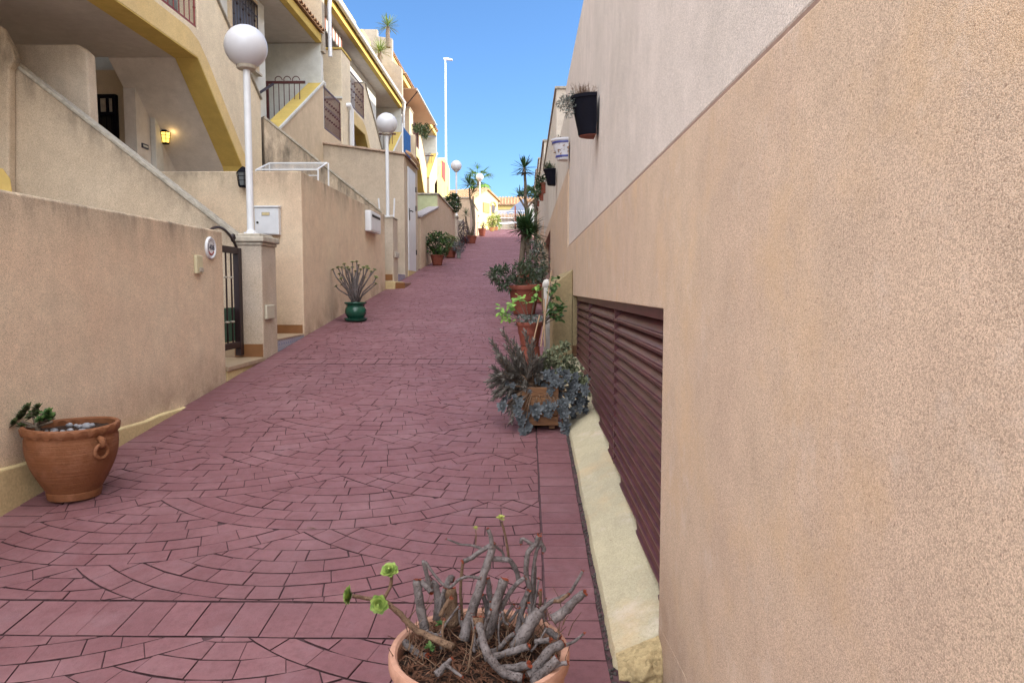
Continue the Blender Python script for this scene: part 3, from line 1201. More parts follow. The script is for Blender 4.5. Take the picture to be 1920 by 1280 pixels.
dzb, dzt = 1.97, 4.33
g = MB()
g.box((-2.70, dy0, dzb), (-2.675, dy1, dzt))
d = g.build("door", M["metalw"], w3, bevel=.004)
g = MB()
g.box((-2.674, dy0 + .06, dzb + 1.15), (-2.665, dy0 + .13, dzb + 1.42))
g.tube([(-2.66, dy0 + .09, dzb + 1.36), (-2.62, dy0 + .09, dzb + 1.36), (-2.62, dy0 + .27, dzb + 1.36)], .014, 6)
g.build("handle", M["dark"], d)
for z in (dzb + .4, dzt - .9, dzt - .45):
    g = MB()
    g.box((-2.674, dy1 - .03, z), (-2.655, dy1 + .03, z + .12))
    g.build("hinge", M["dark"], d)
g = MB()
g.box((-2.70, dy0 - .06, 1.8), (-2.68, dy1 + .06, dzb - .002))
g.build("threshold", M["rough_y"], w3)


def tile_roof(g, y0, y1, xe, ze, xr, zr, pitch=.19, rows=4, amp=.05, along="x"):
    """barrel tiles: ridges run from the eave (xe,ze) up to (xr,zr); repeated along y"""
    n = max(1, int((y1 - y0) / pitch))
    p = (y1 - y0) / n
    seg = 6
    for i in range(n):
        for r in range(rows):
            t0, t1 = r / rows - .02, (r + 1) / rows
            lift = .03 * (1)
            vs = []
            for (t, lf, sc_) in ((t0, .028, 1.12), (t1, 0.0, .95)):
                for k in range(seg + 1):
                    a = math.pi * k / seg
                    yy = y0 + p * (i + .5) - math.cos(a) * p * .36 * sc_
                    h = math.sin(a) * amp * sc_ + lf
                    x = xe + (xr - xe) * t
                    z = ze + (zr - ze) * t + h + .02
                    vs.append((x, yy, z) if along == "x" else (yy, x, z))
            m = seg + 1
            fs = [(k, k + 1, m + k + 1, m + k) for k in range(seg)]
            # thickness at the open lower end
            n0 = len(vs)
            for k in range(seg + 1):
                a = math.pi * k / seg
                yy = y0 + p * (i + .5) - math.cos(a) * p * .29 * 1.12
                h = math.sin(a) * (amp - .018) * 1.12 + .028
                x = xe + (xr - xe) * t0
                z = ze + (zr - ze) * t0 + h + .02
                vs.append((x, yy, z) if along == "x" else (yy, x, z))
            fs += [(k + 1, k, n0 + k, n0 + k + 1) for k in range(seg)]
            g.add(vs, fs)
    # channel sheet under
    a = [(xe, y0, ze), (xe, y1, ze), (xr, y1, zr), (xr, y0, zr)]
    if along != "x":
        a = [(y, x, z) for x, y, z in a]
    g.prism(a, (0, 0, .02))
    return g


g = MB()
tile_roof(g, 16.35, 17.85, -2.58, 4.50, -2.69, 4.60, rows=1)
g.build("tiled_canopy", M["tiles"], w3)
# blue screen above
bs = thing("blue_screen", (-2.9, 17.8, 4.62), "blue cloth screen on thin rails above the white door's tiled canopy", "privacy screen")
g = MB()
g.box((-2.90, 17.2, 4.80), (-2.88, 18.3, 5.35))
g.build("cloth", M["blue"], bs)
for y in (17.18, 18.33):
    g = MB()
    g.tube([(-2.89, y, 4.6), (-2.89, y, 5.42)], .018, 8)
    g.build("post", M["metalw"] if y < 18 else M["post"], bs)
ch = thing("wall_end_post", (-2.9, 18.5, 4.6), "short beige masonry post behind the blue screen", "post")
g = MB()
g.box((-3.0, 18.42, 4.2), (-2.78, 18.62, 5.42))
g.build("shaft", M["cream"], ch, bevel=.02)

# ---- W4
w4 = thing("garden_wall", (-2.8, 20, 2.2), "low beige wall with sloping grey coping behind the bushy green pot plant", "wall")
WM4 = stucco("w4_render", (.58, .45, .34), (.54, .42, .31), grain=180, speck=.25, low=.6)
a = yz(-2.7, (789, 408), (823, 392))
g = MB()
g.px(-2.7, [(18.7, 1), (22.5, 1), (22.5, a[1][1]), (18.7, a[0][1])], -.25)
g.build("wall_body", WM4, w4, bevel=.01)
g = MB()
g.prism([(-2.66, 18.66, a[0][1] + .002), (-2.99, 18.66, a[0][1] + .002), (-2.99, 22.39, a[1][1] + .002), (-2.66, 22.39, a[1][1] + .002)], (0, 0, .05))
g.build("coping", plain("lilac_grey_coping", (.33, .30, .31), .85, .2, .2, 14, .3), w4, bevel=.006)
w4 = thing("garden_wall", (-2.8, 25, 3), "taller wall with pale green end face, rising behind the low wall", "wall")
zt4 = atY(800, 365, 22.4).z
g = MB()
g.box((-2.95, 22.45, 1.5), (-2.7, 27.8, zt4))
g.build("wall_body", WM4, w4, bevel=.01)
g = MB()
g.box((-3.75, 22.40, 1.5), (-2.72, 22.449, zt4 - .002))
g.build("end_face", M["greenw"], w4, bevel=.01)
g = MB()
g.box((-3.8, 22.36, zt4 + .001), (-2.66, 27.85, zt4 + .05))
g.build("coping", M["coping"], w4, bevel=.006)

# pillar 3, 3b
pillar(-3.0, -2.70, 28.5, 29.1, 3.0, atY(855, 403, 28.5).z - .12, "far pillar in the shade carrying the third globe lamp")
yl = 28.8
c = atY(855.5, 311, yl)
lampost(c.x, yl, atY(855, 403, 28.5).z, c.z, "third globe lamp, dark against the sky, past the green-ended wall")
pillar(-3.0, -2.70, 31.2, 31.8, 3.3, atY(868, 412, 31.2).z - .12, "second far pillar with pale cap next to the third lamp's pillar")
w5 = thing("garden_wall", (-3, 38, 4), "far beige wall behind the twin-stemmed dragon tree pots", "wall")
zt5 = atY(870, 372, 35.4).z
g = MB()
g.prism([(-2.7, 35.4, 3), (-2.7, 41.2, 3), (-3.0, 41.2, 3), (-3.0, 35.6, 3), (-6.5, 35.6, 3), (-6.5, 35.4, 3)], (0, 0, zt5 - 3))
g.build("wall_body", WM4, w5, bevel=.01)
g = MB()
g.prism([(-2.66, 35.35, zt5 + .001), (-2.66, 41.25, zt5 + .001), (-3.04, 41.25, zt5 + .001), (-3.04, 35.65, zt5 + .001), (-6.5, 35.65, zt5 + .001), (-6.5, 35.35, zt5 + .001)], (0, 0, .06))
g.build("coping", M["coping"], w5, bevel=.006)
pillar(-3.0, -2.72, 41.9, 42.5, 4.5, atY(900, 402, 42).z - .12, "sunlit far pillar carrying the fourth globe lamp", mat=M["cream"])
yl = 42.2
c = atY(899.5, 332, yl)
lampost(c.x, yl, atY(900, 402, 42).z, c.z, "farthest globe lamp, sunlit, near the yellow gable house")
# ---------------------------------------------------------------- houses on the left
DY, DZ = 10.4, 1.144
FX = -4.5


def grille(name, X, y0, y1, z0, z1, nb, parent, mat, collars=True, rails=(0.5,)):
    g = MB()
    g.box((X - .012, y0, z0), (X + .012, y1, z0 + .03))
    g.box((X - .012, y0, z1 - .03), (X + .012, y1, z1))
    for f in rails:
        z = z0 + (z1 - z0) * f
        g.box((X - .006, y0, z - .008), (X + .006, y1, z + .008))
    for i in range(nb + 1):
        y = y0 + .012 + (y1 - y0 - .024) * i / nb
        g.tube([(X, y, z0 + .02), (X, y, z1 - .02)], .009 if i % nb else .014, 5)
        if collars:
            for f in ((.3, .7) if i % 2 else (.5,)):
                z = z0 + (z1 - z0) * f
                g.tube([(X, y, z - .03), (X, y, z), (X, y, z + .03)], [.008, .022, .008], 6)
    return g.build(name, mat, parent)


def house(k, label):
    T = lambda y, z: (y + DY * k, z + DZ * k)
    TP = lambda pts: [T(y, z) for y, z in pts]
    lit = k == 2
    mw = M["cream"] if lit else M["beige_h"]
    my = M["yellow"]
    H = thing("terraced_house", (-6, *T(9, 1)), label, "house", "terraced houses stepping up the left side")
    ya = 2.0 if k == 0 else 8.4
    z0 = 1.5
    # front wall
    g = MB()
    pts = [(ya, 4.72), (10.05, 4.72), (11.52, 3.5), (12.0, 2.7), (12.0, z0), (12.42, z0), (12.42, 4.74), (10.1, 6.12), (10.1, 5.10)]
    if k == 0:
        pts += [(8.7, 5.10), (8.7, 6.6), (ya, 6.6)]
    else:
        pts += [(8.4, 5.10)]
    g.px(FX, TP(pts), -.28)
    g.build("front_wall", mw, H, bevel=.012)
    # yellow band round the opening: face + soffit
    g = MB()
    lo = [(ya, 4.715), (10.05, 4.715), (11.52, 3.495), (12.0, 2.7), (12.0, 2.2)]
    up = [(12.06, 2.2), (12.06, 2.72), (11.72, 3.62), (10.42, 4.72), (10.1, 4.94), (9.8, 5.02), (ya, 5.04)]
    g.px(FX + .006, TP(lo + up), -.004)
    g.build("opening_trim", M["yellow_t"], H)
    g = MB()
    lo2 = [(ya, 4.71), (10.05, 4.71), (11.515, 3.49), (11.995, 2.7), (11.995, 2.2)]
    lo3 = [(11.98, 2.2), (11.98, 2.69), (11.50, 3.48), (10.04, 4.695), (ya, 4.695)]
    g.px(FX + .005, TP(lo2 + lo3), -.31)
    g.build("opening_soffit", my, H)
    # porch: ceiling, stair underside, inner walls
    g = MB()
    g.px(-4.79, TP([(ya, 4.72), (10.05, 4.72), (10.05, 4.95), (ya, 4.95)]), -4.2)
    g.build("porch_ceiling", M["grey_in"], H)
    g = MB()
    g.px(-4.79, TP([(10.06, 4.71), (11.5, 3.48), (12.6, 2.45), (12.6, 2.8), (10.06, 4.94)]), -.95)
    g.build("stair_underside", M["white_in"], H)
    g = MB()
    g.px(-5.58, TP([(10.42, z0), (12.2, z0), (12.2, 3.1), (10.42, 4.70)]), -.17)
    g.build("porch_side_wall", M["white_in"], H)
    g = MB()
    g.box((-9, *T(10.6, z0)), (-5.76, *T(10.8, 4.71)))
    g.build("porch_end_wall", M["cream"], H)
    g = MB()
    g.box((-5.578, *T(10.80, z0)), (-5.50, *T(11.02, 4.2)))
    g.build("downpipe_casing", M["white"], H, bevel=.01)
    if k == 0:
        (xa, zt), (xb, _) = xz(10.55, (169, 178), (218, 178))
        g = MB()
        g.box((xa, 10.57, 1.6), (xb, 10.595, zt))
        d = g.build("porch_door", M["dark"], H)
        g = MB()
        g.box((xa, 10.52, 1.6), (xa + .05, 10.569, zt))
        g.box((xb - .05, 10.52, 1.6), (xb, 10.569, zt))
        g.box((xa + .05, 10.52, zt - .05), (xb - .05, 10.569, zt))
        g.box((xa + .05, 10.52, zt - .30), (xb - .05, 10.569, zt - .25))
        for f in (.33, .66):
            x = xa + (xb - xa) * f
            g.box((x - .015, 10.525, zt - .25), (x + .015, 10.565, zt - .05))
        for f in (.2, .4, .6, .8):
            x = xa + (xb - xa) * f
            g.tube([(x, 10.54, 1.6), (x, 10.54, zt - .3)], .008, 5)
        g.build("frame", M["black"], d)
        g = MB()
        g.box((xa + .05, 10.5695 - .012, zt - .25), (xb - .05, 10.5695 - .004, zt - .05))
        g.build("fanlight", M["stone"], d)
    # front pier between the balconies
    if k:
        g = MB()
        g.box((-5.2, *T(7.5, z0)), (-4.485, *T(8.39, 6.2)))
        g.build("pier", mw, H, bevel=.012)
        g = MB()
        g.box((-5.2, *T(7.47, 6.201)), (-4.46, *T(8.42, 6.25)))
        g.build("pier_coping", my if k == 1 else M["stone"], H, bevel=.008)
        g = MB()
        g.box((-5.2, *T(7.44, 5.02)), (-4.47, *T(7.495, 5.07)))
        g.build("drip_ledge", M["white"], H, bevel=.008)
        grille("balcony_railing", FX - .03, *[T(8.42, 0)[0], T(10.07, 0)[0]], T(0, 5.13)[1], T(0, 6.0)[1], 13, H, M["maroon"])
    else:
        grille("balcony_railing", FX - .03, 8.72, 10.07, 5.11, 6.0, 9, H, M["redrail2"], rails=())
        g = MB()
        n = 24
        vs = []
        for i in range(n + 1):
            y = 8.75 + .75 * i / n
            x = FX - .22 + .03 * math.sin(i * 1.9)
            vs += [(x, y, 5.0), (x, y, 6.5)]
        g.add(vs, [(2 * i, 2 * i + 1, 2 * i + 3, 2 * i + 2) for i in range(n)])
        g.build("curtain", M["curtain"], H, smooth=True)
        g = MB()
        g.box((FX + .001, 8.35, 5.02), (FX + .10, 8.55, 5.12))
        g.build("wall_bracket", M["white"], H, bevel=.01)
    # parapet coping
    g = MB()
    a, b = T(12.42, 4.745), T(10.1, 6.125)
    g.prism([(-4.47, *a), (-4.81, *a), (-4.81, *b), (-4.47, *b)], (0, 0, .03))
    g.build("stair_parapet_coping", M["coping"], H)
    # upper white wall with a barred window
    yw0, yw1 = T(10.0, 0)[0], T(14.1, 0)[0]
    g = MB()
    g.px(-5.0, TP([(10.0, 4.96), (11.6, 4.96), (12.46, 4.3), (14.1, 4.3), (14.1, 6.93), (10.0, 6.93)]), -.25)
    g.build("upper_wall", M["white_up"], H, bevel=.01)
    wz0, wz1 = T(0, 5.62)[1], T(0, 6.75)[1]
    wy0, wy1 = T(12.45, 0)[0], T(13.55, 0)[0]
    if k == 0:
      W = MB()
      e = .10
      for (a0, a1, b0, b1) in ((wy0 - e, wy1 + e, wz1, wz1 + .07), (wy0 - e, wy1 + e, wz0 - e, wz0), (wy0 - e, wy0, wz0, wz1), (wy1, wy1 + e, wz0, wz1)):
        W.box((-5.0 + .001, a0, b0), (-4.955, a1, b1))
      w = W.build("window", M["cream"], H)
      g = MB()
      g.box((-4.999, wy0, wz0), (-4.985, wy1, wz1))
      g.build("pane", M["glass"], w)
      g = MB()
      g.box((-4.999, wy0 - e, wz0 - e - .04), (-4.90, wy1 + e, wz0 - e - .002))
      g.build("sill", M["stone"], w)
      o = grille("grille", -4.93, wy0, wy1, wz0 + .02, wz1 - .02, 8, w, M["iron"], rails=(.2, .8))
    # recess back wall and floor
    g = MB()
    g.box((-7.5, *T(16.2, 3.5)), (-4.52, *T(16.4, 6.93)))
    g.build("party_wall", M["white_up"], H)
    g = MB()
    g.box((-7.5, *T(12.45, 4.3)), (-4.8, *T(16.19, 4.6)))
    g.build("landing", M["grey_in"], H)
    # upper iron gate
    gx0, gx1 = -5.27, -4.72
    yy, zg0, zg1 = T(15.0, 0)[0], T(0, 4.6)[1], T(0, 5.78)[1]
    g = MB()
    g.box((gx0 - .05, yy - .03, zg0), (gx0, yy + .03, zg1))
    g.box((gx0, yy - .02, zg1 - .05), (-4.51, yy + .02, zg1))
    g.box((gx0, yy - .02, zg0), (-4.51, yy + .02, zg0 + .04))
    for i in range(1, 7):
        x = gx0 + .75 * i / 7
        g.tube([(x, yy, zg0), (x, yy, zg1 - .02)], .010, 5)
    for cx in (gx0 + .2, gx0 + .38, gx0 + .56):
        pts = [(cx + .09 * math.cos(t) * (1 - t / 9), yy, zg1 + .02 + .09 * math.sin(t) * (1 - t / 9)) for t in [x * .45 for x in range(14)]]
        g.tube(pts, .010, 5)
    g.build("upper_gate", M["maroon"], H)
    g = MB()
    g.tube([(-4.99, T(13.3, 0)[0], T(0, 5.05)[1]), (-4.92, T(13.35, 0)[0], T(0, 5.07)[1]), (-4.90, T(14.2, 0)[0], T(0, 5.5)[1])], .025, 8)
    g.build("handrail", M["iron"], H)
    # rising stair parapet
    g = MB()
    g.px(FX, TP([(13.3, 3.2), (16.3, 3.2), (16.3, 6.08), (13.3, 4.42)]), -.26)
    g.build("rising_parapet", M["cream"] if not lit else M["cream"], H, bevel=.01)
    g = MB()
    a, b = T(13.27, 4.425), T(16.3, 6.10)
    g.prism([(-4.50, *a), (-4.80, *a), (-4.80, *b), (-4.50, *b)], (0, 0, .035))
    g.build("parapet_top", my, H)
    g = MB()
    g.prism([(-4.465, *a), (-4.499, *a), (-4.499, *b), (-4.465, *b)], (0, 0, .05))
    g.box((-4.83, *T(16.31, 6.05)), (-4.46, *T(16.40, 6.13)))
    g.build("parapet_edging", M["white"], H)
    # low balcony wall and railing
    if k < 2:
        g = MB()
        g.px(FX, TP([(16.31, 3.0), (17.88, 3.0), (17.88, 5.12), (16.31, 5.12)]), -.25)
        g.build("balcony_wall", M["cream"], H, bevel=.01)
        grille("lower_railing", FX - .03, T(16.42, 0)[0], T(17.87, 0)[0], T(0, 5.14)[1], T(0, 6.07)[1], 15, H, M["maroon"], rails=(.55,))
        g = MB()
        g.box((-5.5, *T(16.42, 4.2)), (-4.9, *T(17.9, 5.0)))
        g.build("balcony_floor", M["grey_in"], H)
        g = MB()
        g.box((-5.7, *T(16.42, 4.2)), (-5.5, *T(18.2, 8.0)))
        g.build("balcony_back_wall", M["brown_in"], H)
    else:
        g = MB()
        g.px(FX, yz(FX, (815, 372), (815, 345), (822, 330), (830, 297), (835, 296), (843, 318), (843, 372)), -.3)
        g.build("end_wall", M["yellow_l"], H, bevel=.01)
        g = MB()
        g.px(FX + .03, yz(FX + .03, (829, 301), (835, 306), (835, 341), (829, 331)), -.028)
        for f in range(3):
            pass
        lat = g.build("lattice_window", M["redrail"], H)
        g = MB()
        g.box((-4.8, *T(16.35, 6.2)), (-4.77, *T(17.6, 6.24)))
        for i in range(5):
            g.tube([(-4.78, T(16.4 + .3 * i, 0)[0], T(0, 5.0)[1]), (-4.78, T(16.4 + .3 * i, 0)[0], T(0, 6.22)[1])], .012, 5)
        g.build("terrace_rail", M["iron"], H)
    # roof: soffit, fascia, tiles, gutter
    yr0, yr1 = T((2.0 if k == 0 else 6.3), 0)[0], T(16.19, 0)[0]
    zs = T(0, 6.94)[1]
    R_ = MB()
    R_.box((-8.6, yr0, zs), (-4.625, yr1, zs + .12))
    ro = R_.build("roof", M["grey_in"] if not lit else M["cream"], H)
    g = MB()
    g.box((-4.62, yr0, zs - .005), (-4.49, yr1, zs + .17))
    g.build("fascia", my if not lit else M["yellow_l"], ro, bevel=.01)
    g = MB()
    tile_roof(g, yr0, yr1, -4.43, zs + .18, -5.5, zs + .55, rows=4, amp=.055)
    g.prism([(-4.63, yr0 + .01, zs + .13), (-6.2, yr0 + .01, zs + .13), (-6.2, yr0 + .01, zs + .55), (-5.5, yr0 + .01, zs + .53)], (0, yr1 - yr0 - .02, 0))
    g.build("tiles", M["tiles"], ro)
    if k == 1:
        g = MB()
        n = 8
        prof = [(.065 * math.cos(a), .065 * math.sin(a)) for a in [math.pi + math.pi * i / n for i in range(n + 1)]]
        prof += [(x * .85, z * .85) for x, z in reversed(prof)]
        g.prism([(-4.40 + x, yr0, zs + .20 + z) for x, z in prof], (0, yr1 - yr0 + .05, 0))
        for i in range(9):
            y = yr0 + .5 + i * 1.15
            g.tube([(-4.47, y, zs + .16), (-4.40, y, zs + .125), (-4.325, y, zs + .20)], .012, 5)
        g.build("gutter", M["metalw"], ro, smooth=True)
        for (y, z1, z2, r) in ((T(6.25, 0)[0], zs + .2, zs - 1.3, .045), (yr1, zs + .2, zs - 2.2, .045)):
            g = MB()
            g.tube([(-4.40, y, z1 - .06), (-4.40, y, z1 - .15), (-4.43, y + .02, z1 - .35), (-4.43, y + .02, z2)], r, 10)
            g.build("downpipe", M["metalw"], H, smooth=True)
        g = MB()
        yp = T(8.1, 0)[0]
        g.tube([(-4.52, yp - .15, T(0, 4.98)[1]), (-4.42, yp - .12, T(0, 5.0)[1]), (-4.40, yp, T(0, 4.9)[1]), (-4.40, yp, T(0, 3.2)[1])], .06, 12)
        g.build("waste_pipe", M["metalw"], H, smooth=True)
        # striped valance under the soffit
        g = MB()
        y0_, y1_ = T(6.95, 0)[0], T(8.75, 0)[0]
        n = 12
        for i in range(n):
            ya_, yb_ = y0_ + (y1_ - y0_) * i / n, y0_ + (y1_ - y0_) * (i + 1) / n
            if i % 2 == 0:
                g.box((-4.79, ya_, zs - .40), (-4.775, yb_, zs - .06))
        va = g.build("striped_valance", M["white"], H)
        g = MB()
        for i in range(n):
            ya_, yb_ = y0_ + (y1_ - y0_) * i / n, y0_ + (y1_ - y0_) * (i + 1) / n
            if i % 2 == 1:
                g.box((-4.79, ya_, zs - .37), (-4.776, yb_, zs - .06))
        g.build("stripes", M["stripe"], va)
    # terrace level
    g = MB()
    pts = []
    Yk = 26.6
    base = [(640, 53), (707, 55), (707, 68), (735, 72), (735, 113), (753, 128), (755, 212), (640, 212)]
    P = [(x, z - DZ + DZ * k) for x, z in xz(Yk, *base)]
    P[0] = (-9, P[0][1])
    P[-1] = (-9, P[-1][1])
    if not lit:
        g.py(Yk - DY + DY * k + .015, P, .22)
        g.build("stepped_party_wall", M["party"], H, bevel=.01)
    g = MB()
    g.box((-5.5, *T(6.3, 7.4)), (-5.35, *T(16.19, 7.95)))
    g.build("terrace_wall", M["yellow_l"], H, bevel=.01)
    for (a, b, zt) in () if lit else ((11.0, 12.8, 8.75), (13.7, 14.9, 8.85), (15.35, 16.0, 8.7), (8.0, 9.6, 8.7)):
        g = MB()
        g.box((-5.56, *T(a, 7.951)), (-5.33, *T(b, zt)))
        g.build("terrace_parapet", M["yellow_l"], H, bevel=.015)
    for (a, b) in () if lit else ((9.62, 10.98), (12.82, 13.68), (14.92, 15.33)):
        grille("terrace_railing", -5.44, T(a, 0)[0], T(b, 0)[0], T(0, 7.97)[1], T(0, 8.5)[1], 6, H, M["redrail"], collars=False, rails=())
    # back volume
    g = MB()
    g.box((-14, *T(6.2 if k else -2, z0 - 2)), (-8.6, *T(16.3, 7.5)))
    g.build("rear_block", M["cream"], H)
    g = MB()
    g.box((-8.6, *T(10.9, z0 - 1)), (-6.0, *T(16.15, 6.9)))
    g.build("inner_block", M["white_up"], H)
    if not lit:
        g = MB()
        g.box((-14, *T(5, 7.5)), (-9.5, *T(16.2, 9.6)))
        g.build("penthouse", M["cream"], H)
    if k == 1:
        g = MB()
        g.box((-5.6, *T(9.6, 5.0)), (-5.45, *T(16, 6.93)))
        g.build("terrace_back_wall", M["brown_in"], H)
    if lit:
        # sloping tan awning
        A1, A2 = atX(752, 170, -4.95), atX(757, 190, -4.95)
        g = MB()
        a = Vector((-5.0, 27.2, atX(757, 180, -4.6).z + .1))
        b = Vector((-5.0, 33.2, a.z))
        cpt = atX(818, 233, -4.02)
        c1 = Vector((-4.02, cpt.y, cpt.z))
        c0 = Vector((-4.02, 27.2, cpt.z))
        g.prism([a, b, c1, c0], (0, 0, .03))
        aw = g.build("awning", M["awning"], H)
        g = MB()
        g.tube([c0 + Vector((0, 0, -.03)), c1 + Vector((0, 0.05, -.03))], .03, 8)
        g.build("front_bar", M["metalw"], aw)
        for y in (27.4, cpt.y - .1):
            g = MB()
            g.tube([(-4.5, y, cpt.z - .6), (-4.02, y, cpt.z - .03)], .02, 6)
            g.build("arm", M["iron"], aw)
        # upper lit roof edge
        g = MB()
        za = atX(772, 164, -5.0).z - .3
        g.prism([(-5.5, 27.0, za + .06), (-5.0, 27.0, za), (-5.0, 34.8, za), (-5.5, 34.8, za + .06)], (0, 0, .24))
        ur = g.build("upper_roof_edge", M["yellow_l"], H, bevel=.02)
        g = MB()
        g.box((-8, 27, za - .9), (-5.52, 34.6, za + .2))
        g.build("upper_block", M["yellow_l"], H)
        g = MB()
        tile_roof(g, 27.0, 34.8, -4.95, za + .25, -5.6, za + .5, rows=2)
        g.build("tiles", M["tiles"], ur)
        # reed screen on balcony railing
        g = MB()
        g.box((FX - .06, T(8.44, 0)[0], T(0, 5.12)[1]), (FX - .05, T(10.05, 0)[0], T(0, 6.0)[1]))
        g.build("reed_screen", M["screen"], H)
    return H


M["beige_h"] = stucco("house_render", (.76, .66, .50), (.69, .59, .45), grain=120, speck=.22, gb=.6)
M["yellow_t"] = stucco("ochre_trim", (.70, .53, .26), (.64, .49, .26), grain=120, speck=.18)
M["grey_in"] = stucco("porch_ceiling_paint", (.52, .49, .47), (.48, .45, .43), grain=90, speck=.05, gb=.2)
M["white_in"] = stucco("porch_white", (.68, .64, .61), (.62, .58, .55), grain=90, speck=.06, gb=.3)
M["white_up"] = stucco("cool_white_paint", (.64, .65, .63), (.58, .59, .57), grain=90, speck=.05, gb=.3)
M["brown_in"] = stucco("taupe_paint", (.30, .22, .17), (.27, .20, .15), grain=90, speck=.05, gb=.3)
M["party"] = stucco("weathered_party_wall", (.42, .37, .30), (.36, .31, .26), grain=60, speck=.15, gb=.4)
M["redrail2"] = plain("red_brown_rail", (.20, .035, .03), .5, .4, .2, 20)
M["curtain"] = plain("terracotta_curtain", (.45, .16, .11), .9, .1, .15, 5)
M["stripe"] = plain("maroon_stripes", (.25, .12, .10), .9, .1, .1, 5)
for k, lb in enumerate(("nearest terraced house with dark porch, ochre trimmed opening and white upper wall",
                        "middle terraced house with white gutter, iron railings and striped valance",
                        "farthest terraced house on the left, sunlit, with tan awning")):
    house(k, lb)
# fixtures in the first porch
c = atX(311, 256, -5.45)
wall_lantern(-5.575, c.y, c.z, (1, 0, 0), "lit yellow wall lantern glowing inside the nearest porch", lit=True)
a0, a1 = yz(-5.58, (265, 268), (277, 281))
np_ = thing("porch_plaque", (-5.57, (a0[0] + a1[0]) / 2, a1[1]), "small tiled name plaque on the white porch wall left of the lantern", "plaque")
g = MB()
g.box((-5.579, a0[0], a1[1]), (-5.565, a1[0], a0[1]))
g.build("frame", M["inkblue"], np_)
g = MB()
g.box((-5.5645, a0[0] + .02, a1[1] + .02), (-5.561, a1[0] - .02, a0[1] - .02))
g.build("tile", M["white"], np_)
# ---------------------------------------------------------------- right side
RX = 0.46
M["near_top"] = M["near"]
M["white2"] = stucco("pale_render_far", (0.62, 0.56, 0.50), (0.56, 0.50, 0.43), grain=140, speck=.25, top=5, span=2.4, dirt=.25)
M["louv"] = plain("maroon_louvre_paint", (0.085, 0.026, 0.028), 0.38, 0.5, 0.3, 7, 0.08)


def right_unit(y0, y1, ybeige, oa, ob, oz, ztop, x, label, first=False):
    U = thing("boundary_wall", (x + .1, (y0 + y1) / 2, gz(y0)), label, "wall", "rendered walls stepping up the right side")
    zb = gz(y0) - 1.2
    g = MB()
    pts = [(y0, zb), (y0, ybeige), (y1, ybeige), (y1, zb), (ob, zb), (ob, oz), (oa, oz), (oa, zb)]
    if oa <= y0:
        pts = [(y0, oz), (y0, ybeige), (y1, ybeige), (y1, zb), (ob, zb), (ob, oz)]
    g.px(x, pts, .16)
    g.build("lower_wall", M["near"], U, bevel=.004 if first else .01)
    g = MB()
    g.px(x + .016, [(y0, ybeige + .022), (y0, ztop), (y1, ztop), (y1, ybeige + .022)], .16)
    if first:
        # stepped top towards the far end
        g = MB()
        g.px(x + .016, [(y0, ybeige + .022), (y0, ztop), (8.7, ztop), (8.7, 3.67), (y1, 3.67), (y1, ybeige + .022)], .16)
    g.build("upper_wall", M["white_r"] if first else M["white2"], U, bevel=.006)
    g = MB()
    g.prism([(x + .004, y0, ybeige + .001), (x + .15, y0, ybeige + .001), (x + .15, y0, ybeige + .0215), (x + .015, y0, ybeige + .0215)], (0, y1 - y0, 0))
    g.build("joint_bead", M["shadowj"], U)
    return U


M["shadowj"] = plain("shadow_line_joint", (.20, .125, .095), .9, .2, .2, 40, .3)  # shadow line at the joint painted into the bead's dark colour
u1 = right_unit(-2.5, 7.96, 2.0, 2.41, 7.90, 1.482, 3.92, RX, "near beige and pale rendered wall filling the right edge", first=True)
# extend the white part beyond 7.96 up to 11.3
g = MB()
g.px(RX + .018, [(7.965, 2.87), (7.965, 3.90), (8.7, 3.90), (8.7, 3.67), (11.3, 3.67), (11.3, 2.87)], .16)
g.build("upper_wall", M["white2"], u1, bevel=.006)
g = MB()
g.px(RX - .0012, [(1.0, .0), (1.0, .47), (2.03, .44), (2.40, .40), (2.40, 0)], .0010)
g.build("base_band", M["near"], u1)
# unit 2
u2 = thing("boundary_wall", (.6, 13, 1.2), "second beige and pale wall on the right, behind the white painted flowerpot", "wall", "rendered walls stepping up the right side")
g = MB()
g.px(RX, [(7.965, .2), (7.965, 2.85), (18.4, 2.85), (18.4, .5), (18.2, .5), (18.2, 2.64), (13.5, 2.64), (13.5, .2)], .2)
g.build("lower_wall", M["near"], u2, bevel=.01)
g = MB()
g.px(RX + .014, [(11.31, 2.865), (11.31, 4.60), (18.8, 4.60), (18.8, 2.865)], .3)
g.box((RX + .32, 11.31, 2.5), (2.4, 11.6, 4.60))
g.build("upper_wall", M["white2"], u2, bevel=.01)
g = MB()
g.box((RX - .012, 11.29, 4.601), (RX + .34, 18.82, 4.64))
g.build("coping", M["coping"], u2, bevel=.006)
g = MB()
g.box((RX + .12, 13.5, 1), (RX + .15, 18.2, 2.64))
g.build("louvre_panel", M["louv"], u2)
